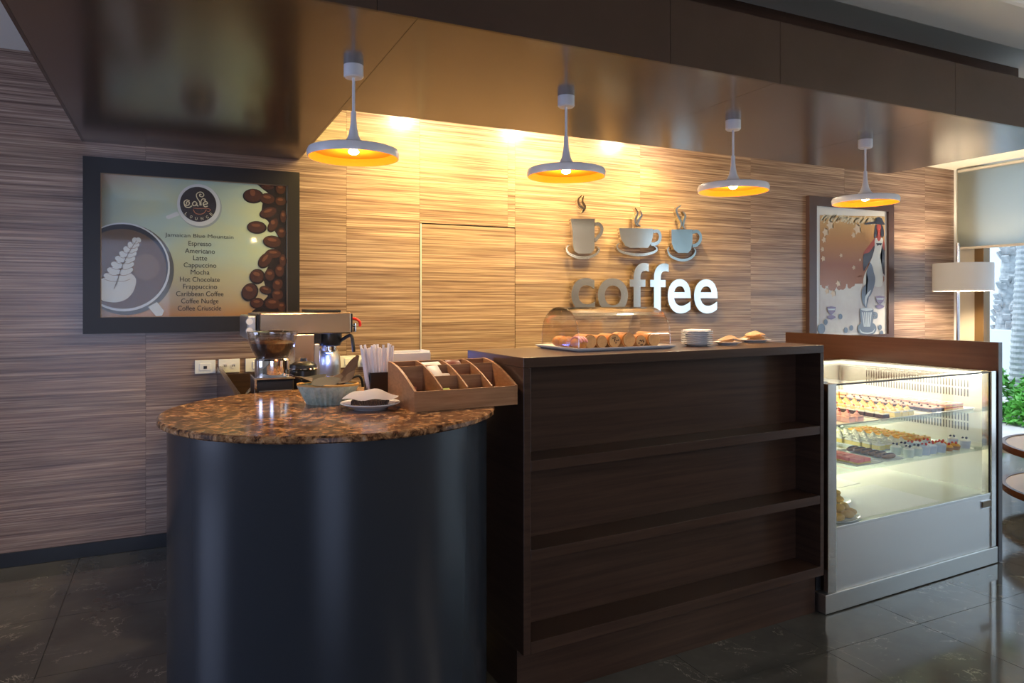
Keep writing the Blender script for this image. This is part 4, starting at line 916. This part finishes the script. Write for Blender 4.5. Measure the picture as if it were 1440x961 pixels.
nap_plate(1.120, .205, .060, 'small plate of folded napkins right beside the saucer stack', 'on the plate beside the saucer stack', 2, 1)
nap_plate(1.383, .300, .074, 'plate of folded napkins nearest the display case', 'on the plate nearest the display case', 3, 2, .2)

# ================================================================ DISPLAY CASE
A2 = R(2.2); CO = (2.523, 2.149); CW, CDp = 1.314, .95
def kl(a, b): c, s = cos(A2), sin(A2); return CO[0]+a*c-b*s, CO[1]+a*s+b*c
LIN = mat('bright_liner', (.72, .70, .64), .32, metal=.25)
t = thing('cake_display_case', 'stainless steel cake display case with glass front and lit glass shelves', 'display case', (*CO, 0), A2)
TZ = .995
ob('base_plinth', box(new(), 0, CW, 0, CDp, 0.004, .086, b=.002), t, mat=M['steel2'])
ob('post', box(new(), .020, .076, .004, .052, .087, TZ, b=.002), t, mat=M['steel'])
ob('post', box(new(), CW-.050, CW, .004, .052, .087, TZ, b=.002), t, mat=M['steel'])
ob('left_wall', box(new(), .006, .030, .053, CDp, .087, TZ, b=.001), t, mat=M['black'])
ob('left_liner', box(new(), .0305, .036, .053, CDp-.03, .362, TZ-.01), t, mat=LIN)
ob('back_wall', box(new(), .0305, CW, CDp-.03, CDp, .087, TZ-.01), t, mat=LIN)
rw = ob('right_liner', box(new(), CW-.012, CW-.002, .053, CDp-.031, .362, TZ-.005), t, mat=LIN)
fp = ob('front_panel', box(new(), .0765, CW-.0505, .010, .034, .0865, .352, b=.001), t, mat=m_steel('satin_steel', (.66, .65, .63), .38))
ob('interior_floor', box(new(), .0365, CW-.0125, .035, CDp-.031, .340, .362), t, mat=LIN)
ob('front_rail', box(new(), .0765, CW-.0505, .007, .034, .3525, .368, b=.002), t, mat=M['steel2'])
ob('front_glass', box(new(), .077, CW-.051, .016, .021, .368, .984), t, mat=M['glass'])
ob('glass_seal', box(new(), .0765, CW-.0505, .012, .030, .984, .990), t, mat=M['black'])
ob('glass_seal', box(new(), .0765, .0805, .012, .0155, .369, .984), t, mat=M['black']); ob('glass_seal', box(new(), CW-.057, CW-.051, .012, .0155, .369, .984), t, mat=M['black'])
ob('top_glass', box(new(), .080, CW-.004, .031, CDp-.004, .990, .996), t, mat=M['glass'])
ob('top_frame', box(new(), .006, .0795, .053, CDp, .9905, .998), t, mat=M['steel'])
for i_, (a, b, c, d) in enumerate(((.075, CW-.012, CDp-.055, CDp-.035), (CW-.034, CW-.014, .06, CDp-.056))):
    ob('led_strip', box(new(), a, b, c, d, .966, .982, b=.002), t, mat=M['led'])
ob('upright', box(new(), CW-.030, CW-.014, CDp-.050, CDp-.034, .365, .965), t, mat=M['steel'])
for z in (.790, .590):                      # slim strips added under the rear edge of both shelves to brighten the case
    ob('led_strip', box(new(), .08, CW-.04, CDp-.075, CDp-.060, z-.018, z-.0085), t, mat=M['led'])
    lx, ly = kl(.66, .865); light('added_shelf_fill', 'AREA', (lx, ly, z-.020), 1.9, (1, .92, .76), (R(-25), 0, A2), shape='RECTANGLE', size=1.1, size_y=.02)
# vents: two rows of slats high up on the right liner, joined
for z0 in (.895, .845, .715, .665):
    bm = new()
    for k in range(38): b = .14+k*.016; box(bm, CW-.0145, CW-.012, b, b+.006, z0, z0+.040)
    ob('vent_grille', bm, t, mat=M['rubber'] if 0 else mat('vent_slot', (.12, .11, .10), .5))
for z in (.790, .590):
    sh = ob('glass_shelf', box(new(), .04, CW-.020, .045, CDp-.05, z-.008, z), t, mat=M['shelfglass'])
    for b in (.1, .8):
        ob('shelf_bracket', box(new(), .0365, .055, b, b+.02, z-.018, z-.0085), t, mat=M['steel']); ob('shelf_bracket', box(new(), CW-.032, CW-.0125, b, b+.02, z-.018, z-.0085), t, mat=M['steel'])
ob('name_plate', box(new(), CW-.130, CW-.055, .003, .010, .300, .332, b=.002), t, mat=M['brass'])
ob('name_plate_rim', box(new(), CW-.134, CW-.051, .0065, .0095, .297, .335), t, mat=M['chrome'])
for x in (.1, 1.2):
    for y in (.08, .85): ob('foot', cyl(new(), x, y, 0, .004, .02, 12), t, mat=M['rubber'])
lx, ly = kl(.66, .88); l1 = light('case_led_back', 'AREA', (lx, ly, .960), 2.3, (1, .88, .68), (0, 0, A2), shape='RECTANGLE', size=1.1, size_y=.03)
lx, ly = kl(CW-.05, .48); light('case_led_side', 'AREA', (lx, ly, .960), 1.8, (1, .90, .70), (0, 0, A2), shape='RECTANGLE', size=.03, size_y=.75)
# end board of the bar
t = thing('end_board', 'tall red-brown board closing the right end of the bar beside the display case', 'panel', (*kl(CW+.003, .000), 0), R(.3))
ob('board', box(new(), 0, .030, 0, 1.40, .004, 1.141, b=.0015), t, mat=M['panelwood'])
ob('edge_band', box(new(), -.0003, .0303, -.003, 0, .004, 1.1413), t, mat=mat('edge_band_grey', (.07, .075, .085), .3))
ob('foot_rail', box(new(), .004, .026, .05, 1.35, 0, .004), t, mat=M['rubber'])

# ---- pastries
def ptray(a0, a1, b0, b1, z, lab):
    t_ = thing('cake_tray', lab, 'tray', (*kl(a0, b0), z), A2, 'white cake trays in the display case')
    bm = new(); W2, D2 = a1-a0, b1-b0
    rs = [rectring(bm, i_, zz, W2, D2) for i_, zz in ((.010, .0), (.0, .008), (.003, .009), (.012, .003))]
    for a, b in zip(rs, rs[1:]):
        for k in range(4): bm.faces.new((a[k], a[(k+1) % 4], b[(k+1) % 4], b[k]))
    bm.faces.new(rs[0][::-1]); bm.faces.new(rs[-1]); ob('tray_body', bm, t_, mat=M['porcelain'])
P_ = dict(pinkcream=pm('pink_cream', (.86, .50, .46), .5), sponge=pm('yellow_sponge', (.80, .60, .26), .8), choc=pm('dark_sponge', (.075, .030, .018), .7), whitec=pm('whipped_cream', (.88, .85, .76), .6), strawb=pm('strawberry_red', (.62, .04, .03), .3),
          pink2=pm('light_pink_mousse', (.84, .52, .52), .5), redl=pm('red_jam_layer', (.55, .10, .07), .5), brown=pm('caramel_brown', (.38, .17, .06), .6), orange=pm('orange_glaze', (.80, .38, .05), .3), yel=pm('lemon_cream', (.86, .72, .26), .5),
          blue=pm('blueberry', (.03, .03, .08), .35), cup=pm('clear_dessert_cup', (.62, .70, .62), .3), eclair=pm('eclair_brown', (.26, .12, .05), .5), pinkh=pm('hot_pink_mousse', (.80, .22, .22), .45), bread=m_noisy('bun_crust', (.52, .30, .08), (.62, .40, .14), 40, .6, .2), lila=pm('pale_blue_cream', (.60, .68, .84), .5))
def slice_(spec, lab, group, w=.046, d=.046):
    """layered square cake: spec = [(material, height)...], garnish material"""
    t_ = thing('cake_slice', lab, 'cake slice', (0, 0, -5), 0, group); z = 0
    for i_, (m_, h_, nm) in enumerate(spec['layers']):
        ob(nm, box(new(), -w/2+.0005*i_, w/2-.0005*i_, -d/2+.0005*i_, d/2-.0005*i_, z+.0001, z+h_, b=.0025), t_, mat=P_[m_]); z += h_
    if spec.get('swirl'):
        ob('cream_swirl', lathe(new(), [(.012, z), (.014, z+.004), (.010, z+.009), (.005, z+.014), (.0005, z+.018)], n=10), t_, mat=P_[spec['swirl']], sm=True); z += .014
    if spec.get('berry'):
        ob('berry', blob(new(), (.004, .0, z+.003), .006, .006, .006, 1), t_, mat=P_[spec['berry']], sm=True)
    return t_
ORD = ['first', 'second', 'third', 'fourth', 'fifth', 'sixth', 'seventh', 'eighth', 'ninth', 'tenth', 'eleventh', 'twelfth', 'thirteenth']
def row(proto, a, b0, b1, z, nb, label, cols=1, da=.05, jit=.003):
    rr_ = random.Random(int(a*1000+z*100)); first = True; short = proto['label']
    sh_ = 'upper' if z > .7 else 'lower'
    for c in range(cols):
        for k in range(nb):
            b = b0+(b1-b0)*(k+.5)/nb; x, y = kl(a+c*da+rr_.uniform(-jit, jit), b+rr_.uniform(-jit, jit))
            lab_ = f"{short}, {sh_} shelf, {ORD[k]} from the glass" + (f", {ORD[c]} row" if cols > 1 else '')
            if first: proto.location = (x, y, z); proto.rotation_euler[2] = A2+rr_.uniform(-.06, .06); first = False; proto['label'] = lab_
            else: dup(proto, (x, y, z), A2+rr_.uniform(-.06, .06), lab_)
SZ1 = .790; TT = .0035
for a0, a1, b0, b1, lab in ((.06, .46, .07, .50, 'white tray under the pink mousse squares, left on the upper shelf'), (.48, .86, .07, .62, 'white tray under the dark and yellow squares, middle of the upper shelf'), (.88, 1.24, .07, .80, 'white tray under the pink topped slices, right on the upper shelf')):
    ptray(a0, a1, b0, b1, SZ1, lab)
def L(a, b, c, d): return 0
row(slice_(dict(layers=[('brown', .012, 'base_layer'), ('pinkcream', .006, 'icing'), ('brown', .008, 'top_layer')], berry='blue'), 'brown layered cake slice', 'brown slices on the upper shelf'), .13, .08, .20, SZ1+TT, 2, '', 1)
row(slice_(dict(layers=[('pink2', .020, 'sponge'), ('pinkcream', .007, 'icing')], swirl='pinkcream', berry='strawb'), 'light pink mousse square', 'pink mousse squares, upper shelf'), .30, .09, .48, SZ1+TT, 8, '', 2, .055)
row(slice_(dict(layers=[('choc', .018, 'sponge'), ('whitec', .006, 'icing')], swirl='yel', berry='strawb'), 'dark chocolate square with red berry', 'chocolate squares, upper shelf'), .545, .09, .50, SZ1+TT, 8, '', 1)
row(slice_(dict(layers=[('yel', .020, 'sponge'), ('whitec', .008, 'cream')], swirl='yel', berry='orange'), 'lemon cream square', 'lemon cream squares, upper shelf'), .63, .09, .58, SZ1+TT, 10, '', 3, .055)
row(slice_(dict(layers=[('choc', .018, 'sponge'), ('pinkcream', .006, 'icing')], berry='choc'), 'dark square with pink icing', 'pink iced dark squares, upper shelf'), .925, .09, .62, SZ1+TT, 11, '', 2, .055)
row(slice_(dict(layers=[('sponge', .008, 'base_layer'), ('redl', .006, 'jam_layer'), ('sponge', .006, 'middle_layer'), ('pinkcream', .010, 'icing')]), 'pink topped jam slice', 'pink jam slices, upper shelf'), 1.06, .10, .78, SZ1+TT, 13, '', 3, .055)
SZ2 = .590
for a0, a1, b0, b1, lab in ((.30, .50, .07, .30, 'white tray under the hot pink bars, lower shelf'), (.52, .66, .07, .34, 'white tray under the brown eclairs, lower shelf'), (.70, .98, .22, .66, 'white tray of lemon squares, middle of the lower shelf'), (.99, 1.24, .22, .72, 'white tray of orange glazed cakes, right on the lower shelf'), (.36, .58, .34, .56, 'white tray at the left behind the hot pink bars, lower shelf')):
    ptray(a0, a1, b0, b1, SZ2, lab)
row(slice_(dict(layers=[('sponge', .008, 'base_layer'), ('pinkh', .016, 'mousse')]), 'hot pink mousse bar', 'hot pink bars, lower shelf'), .36, .09, .28, SZ2+TT, 4, '', 2, .055)
row(slice_(dict(layers=[('whitec', .008, 'base_layer'), ('pinkh', .016, 'mousse')]), 'hot pink white-based square', 'hot pink squares behind, lower shelf'), .42, .36, .50, SZ2+TT, 3, '', 2, .055)
def eclair(lab, group):
    t_ = thing('eclair', lab, 'pastry', (0, 0, -5), 0, group)
    ob('pastry', blob(new(), (0, 0, .014), .050, .017, .014, 2, noise=.03, seed=2), t_, mat=P_['eclair'], sm=True); ob('glaze', blob(new(), (0, 0, .020), .042, .012, .010, 2), t_, mat=P_['choc'], sm=True); return t_
row(eclair('brown glazed eclair', 'eclairs, lower shelf'), .585, .09, .32, SZ2+TT, 6, '', 1)
row(slice_(dict(layers=[('yel', .022, 'sponge'), ('whitec', .010, 'cream')], swirl='whitec'), 'white topped lemon square', 'lemon squares, lower shelf'), .74, .24, .62, SZ2+TT, 7, '', 4, .06)
row(slice_(dict(layers=[('sponge', .020, 'sponge'), ('orange', .008, 'glaze')], berry='yel'), 'orange glazed square', 'orange glazed squares, lower shelf'), 1.03, .26, .66, SZ2+TT, 7, '', 3, .06)
def dcup(lab, group, m_='cup', top='whitec', gar='blue', r=.026, h=.038):
    t_ = thing('dessert_cup', lab, 'dessert', (0, 0, -5), 0, group)
    ob('cup', lathe(new(), [(.0005, 0), (r*.8, 0), (r, h), (r*.96, h), (.0005, h*.9)], n=20), t_, mat=P_[m_], sm=True)
    ob('cream', lathe(new(), [(r*.92, h*.95), (r*.8, h+.006), (r*.4, h+.012), (.0005, h+.014)], n=16), t_, mat=P_[top], sm=True)
    for k in range(3): ob('berry', blob(new(), (r*.4*cos(k*2.1), r*.4*sin(k*2.1), h+.014), .0065, .0065, .0065, 1), t_, mat=P_[gar], sm=True)
    return t_
row(dcup('green tinted blueberry cup', 'blueberry cups near the glass, lower shelf'), .725, .06, .20, SZ2+.0005, 2, '', 2, .062)
row(dcup('pale blue cup with red berries', 'pale blue cups, lower shelf', 'lila', 'lila', 'strawb'), .85, .06, .20, SZ2+.0005, 2, '', 3, .062)
row(dcup('glazed fruit tart', 'fruit tarts, lower shelf', 'brown', 'orange', 'strawb', .027, .020), 1.045, .06, .20, SZ2+.0005, 2, '', 2, .062)
row(dcup('pale cup at the right end', 'end cups, lower shelf', 'lila', 'whitec', 'blue'), 1.19, .06, .19, SZ2+.0005, 2, '', 1)
row(dcup('small blueberry cup at the back', 'blueberry cups at the back, lower shelf', 'cup', 'whitec', 'blue'), .60, .60, .80, SZ2+.0005, 3, '', 6, .062)
# case floor: white paper, metal trays with buns, jar
t_ = ob('paper_liner', box(new(), 0, .60, 0, .36, 0, .0012), None, (*kl(.30, .05), .3622), A2, mat=M['napkin']); tag(t_, 'sheet of white paper lining the floor of the display case', 'paper')
t_ = ob('paper_liner', box(new(), 0, .50, 0, .34, 0, .0012), None, (*kl(.36, .43), .3622), A2+.06, mat=M['napkin']); tag(t_, 'white paper sheet at the back of the display case floor', 'paper')
for (a, b, lab, g_) in ((.22, .09, 'grey edged oblong plate under the front buns, case floor', 'front'), (.40, .27, 'white oblong plate under the rear buns, case floor', 'rear')):
    t_ = thing('bun_plate', lab, 'plate', (*kl(a, b), .3636), A2+.25)
    ob('plate_body', lathe(new(), [(.0005, 0), (.075, 0), (.098, .010), (.098, .012), (.075, .004), (.0005, .003)], n=40, sx=1.15, sy=.72), t_, mat=M['porcelain'], sm=True)
rb = random.Random(8)
PB = [(.16, .06, 0), (.19, .11, 0), (.235, .07, 0), (.24, .12, 0), (.28, .09, 0), (.20, .09, 1), (.245, .095, 1), (.285, .12, 0)]
DN = ['far left', 'rear left', 'front centre', 'back centre', 'right', 'top left', 'top right', 'rear right']
for (a, b, l_), dn in zip(PB, DN):
    t_ = ob('bread_bun', blob(new(), (0, 0, .018), .030, .021, .018, 2, noise=.04, seed=int(a*1e3)), None, (*kl(a, b), .3675+l_*.030), A2+rb.uniform(-1, 1), mat=P_['bread'], sm=True); tag(t_, f'small golden bun on the front plate in the case, {dn} of its heap', 'bun', 'buns on the front plate')
for (a, b, l_), dn in zip([(.36, .26, 0), (.41, .25, 0), (.44, .29, 0), (.39, .30, 0), (.41, .275, 1)], ['left', 'front', 'right', 'rear', 'topmost']):
    t_ = ob('bread_bun', blob(new(), (0, 0, .017), .031, .019, .017, 2, noise=.04, seed=int(a*1e3)), None, (*kl(a, b), .3675+l_*.028), A2+rb.uniform(-1, 1), mat=P_['bread'], sm=True); tag(t_, f'small golden bun on the rear plate in the case, {dn} one', 'bun', 'buns on the rear plate')
t_ = thing('glass_jar', 'glass jar with black lid at the left of the case floor', 'jar', (*kl(.26, .32), .3624))
ob('jar_body', lathe(new(), [(.0005, 0), (.040, 0), (.045, .01), (.045, .09), (.036, .10), (.0005, .10)], n=28), t_, mat=M['acrylic'], sm=True); ob('lid', lathe(new(), [(.0005, .101), (.042, .101), (.042, .135), (.0005, .137)], n=28), t_, mat=M['black'], sm=True)
for (a, b, z, lab) in ((.92, .74, SZ1, 'small white folded price card at the back of the upper shelf'), ):
    t_ = ob('price_card', box(new(), -.035, .035, -.001, .001, 0, .05), None, (*kl(a, b), z+.0005), A2, mat=M['whitep']); t_.rotation_euler[0] = -.25; tag(t_, lab, 'card')

# ================================================================ COFFEE TABLE and OUTSIDE
t = thing('two_tier_table', 'round two-tier table with mahogany rims beyond the display case', 'table', (5.25, 2.30, 0))
for z, r in ((.42, .60), (.155, .60)):
    ob('rim', lathe(new(), [(r-.025, z-.030), (r, z-.030), (r+.004, z-.008), (r, z+.012), (r-.025, z+.012)], n=72), t, mat=M['rim'], sm=True)
    ob('tabletop' if z > .3 else 'lower_tier', lathe(new(), [(.0005, z-.02), (r-.026, z-.02), (r-.026, z+.008), (.0005, z+.008)], n=72), t, mat=M['tabletop'], sm=True)
for k in range(4):
    a = k*pi/2+.4; ob('leg', cyl(new(), .42*cos(a), .42*sin(a), 0, .40, .016, 12), t, mat=M['steel'], sm=True)
out = struct('terrace', box(new(), WX+.15, 30, -14, 22, -.12, -.02), M['pave'])
t_ = ob('garden_wall', box(new(), 10.6, 10.8, -4, 12, -.02, .95), None, mat=M['outwall']); tag(t_, 'low white garden wall outside the window', 'wall')
t_ = ob('far_facade', box(new(), 16, 16.4, -12, 22, -.02, 5.5), None, mat=M['outwall']); tag(t_, 'pale building front far outside the window', 'building')
def palm(x, y, r, hgt, lean, lab, ring):
    t_ = thing('palm_tree', lab, 'tree', (x, y, -.02)); pr = []
    nn = int(hgt/.07)
    bm = new(); rings = []
    for k in range(nn*2+1):
        z = hgt*k/(nn*2); q = r*(1.15-.3*z/hgt)*(1+(.09 if k % 2 else -.03)) if ring else r*(1.3-.35*z/hgt)*(1+.05*sin(k*1.7)); ox = lean[0]*(z/hgt)**1.3; oy = lean[1]*(z/hgt)**1.3
        rings.append([bm.verts.new((ox+q*cos(2*pi*i/20), oy+q*sin(2*pi*i/20), z)) for i in range(20)])
    for a, b in zip(rings, rings[1:]):
        for i in range(20): bm.faces.new((a[i], a[(i+1) % 20], b[(i+1) % 20], b[i]))
    ob('trunk', bm, t_, mat=M['palm'], sm=False)
    if not ring:
        rn = random.Random(2); bm = new()
        for k in range(46):
            a = rn.uniform(0, 6.28); z = rn.uniform(.9, 2.2); q = r*(1.22-.3*z/hgt); ox, oy = lean[0]*(z/hgt)**1.3, lean[1]*(z/hgt)**1.3
            m_ = Matrix.Translation((ox+q*cos(a), oy+q*sin(a), z)) @ Matrix.Rotation(a, 4, 'Z') @ Matrix.Rotation(.5, 4, 'Y'); box(bm, -.01, .03, -.05, .05, 0, .10, m=m_)
        ob('leaf_bases', bm, t_, mat=M['palm'])
    cr = new(); rn = random.Random(9)
    for k in range(14):
        a = k*2*pi/14; pts = [Vector((lean[0]+cos(a)*s_*.72, lean[1]+sin(a)*s_*.72, hgt+.5*s_-1.1*s_*s_)) for s_ in (0, .25, .5, .75, 1)]
        for p, q in zip(pts, pts[1:]):
            sd = Vector((-sin(a), cos(a), 0))*.16; cr.faces.new([cr.verts.new(v_) for v_ in (p-sd, q-sd*.8, q+sd*.8, p+sd)])
    bmesh.ops.solidify(cr, geom=cr.faces[:], thickness=.01)
    ob('fronds', cr, t_, mat=M['leaf'])
palm(11.3, 6.42, .115, 4.6, (.3, -.25), 'rough palm trunk behind the white garden wall, left one seen in the window', False)
palm(9.7, 5.31, .095, 4.8, (.25, -.12), 'ringed grey palm trunk rising from the shrubs in front of the wall', True)
def shrub(x, y, r, h_, seed, lab, m_):
    t_ = thing('shrub', lab, 'shrub', (x, y, -.02)); rn = random.Random(seed)
    bm = new()
    for k in range(420):
        a = rn.uniform(0, 6.28); e = rn.uniform(-.1, 1.5); q = rn.uniform(.75, 1.0); c = Vector((r*q*cos(a)*cos(e), r*q*sin(a)*cos(e), h_*(.12+.88*q*sin(max(e, 0)))))
        d1 = Vector((rn.uniform(-1, 1), rn.uniform(-1, 1), rn.uniform(-.4, .8))).normalized()*rn.uniform(.05, .085); d2 = d1.cross(Vector((rn.uniform(-1, 1), rn.uniform(-1, 1), 1))).normalized()*.024
        f_ = [bm.verts.new(v_) for v_ in (c-d1, c+d2, c+d1, c-d2)]; bm.faces.new(f_)
    o_ = ob('foliage', bm, t_, mat=m_); ob('stem', cyl(new(), 0, 0, 0, h_*.6, .02, 8), t_, mat=M['palm'])
for i, (x, y, r, h_) in enumerate(((9.0, 4.75, .23, .55), (9.05, 5.24, .25, .60), (9.0, 4.27, .23, .50), (8.52, 5.02, .2, .32), (8.52, 4.58, .2, .34), (9.15, 5.75, .25, .55), (9.0, 3.79, .23, .5))):
    shrub(x, y, r, h_, i, ['bushy green shrub behind the glass at the palm foot', 'tall bushy green shrub just left of the palm foot', 'green shrub right of the palm foot', 'low light green plant in front of the tall shrub', 'low light green plant before the palm foot', 'bushy shrub farthest left in the garden bed', 'bushy shrub farthest right in the garden bed'][i], M['leaf2'] if r < .3 else M['leaf'])
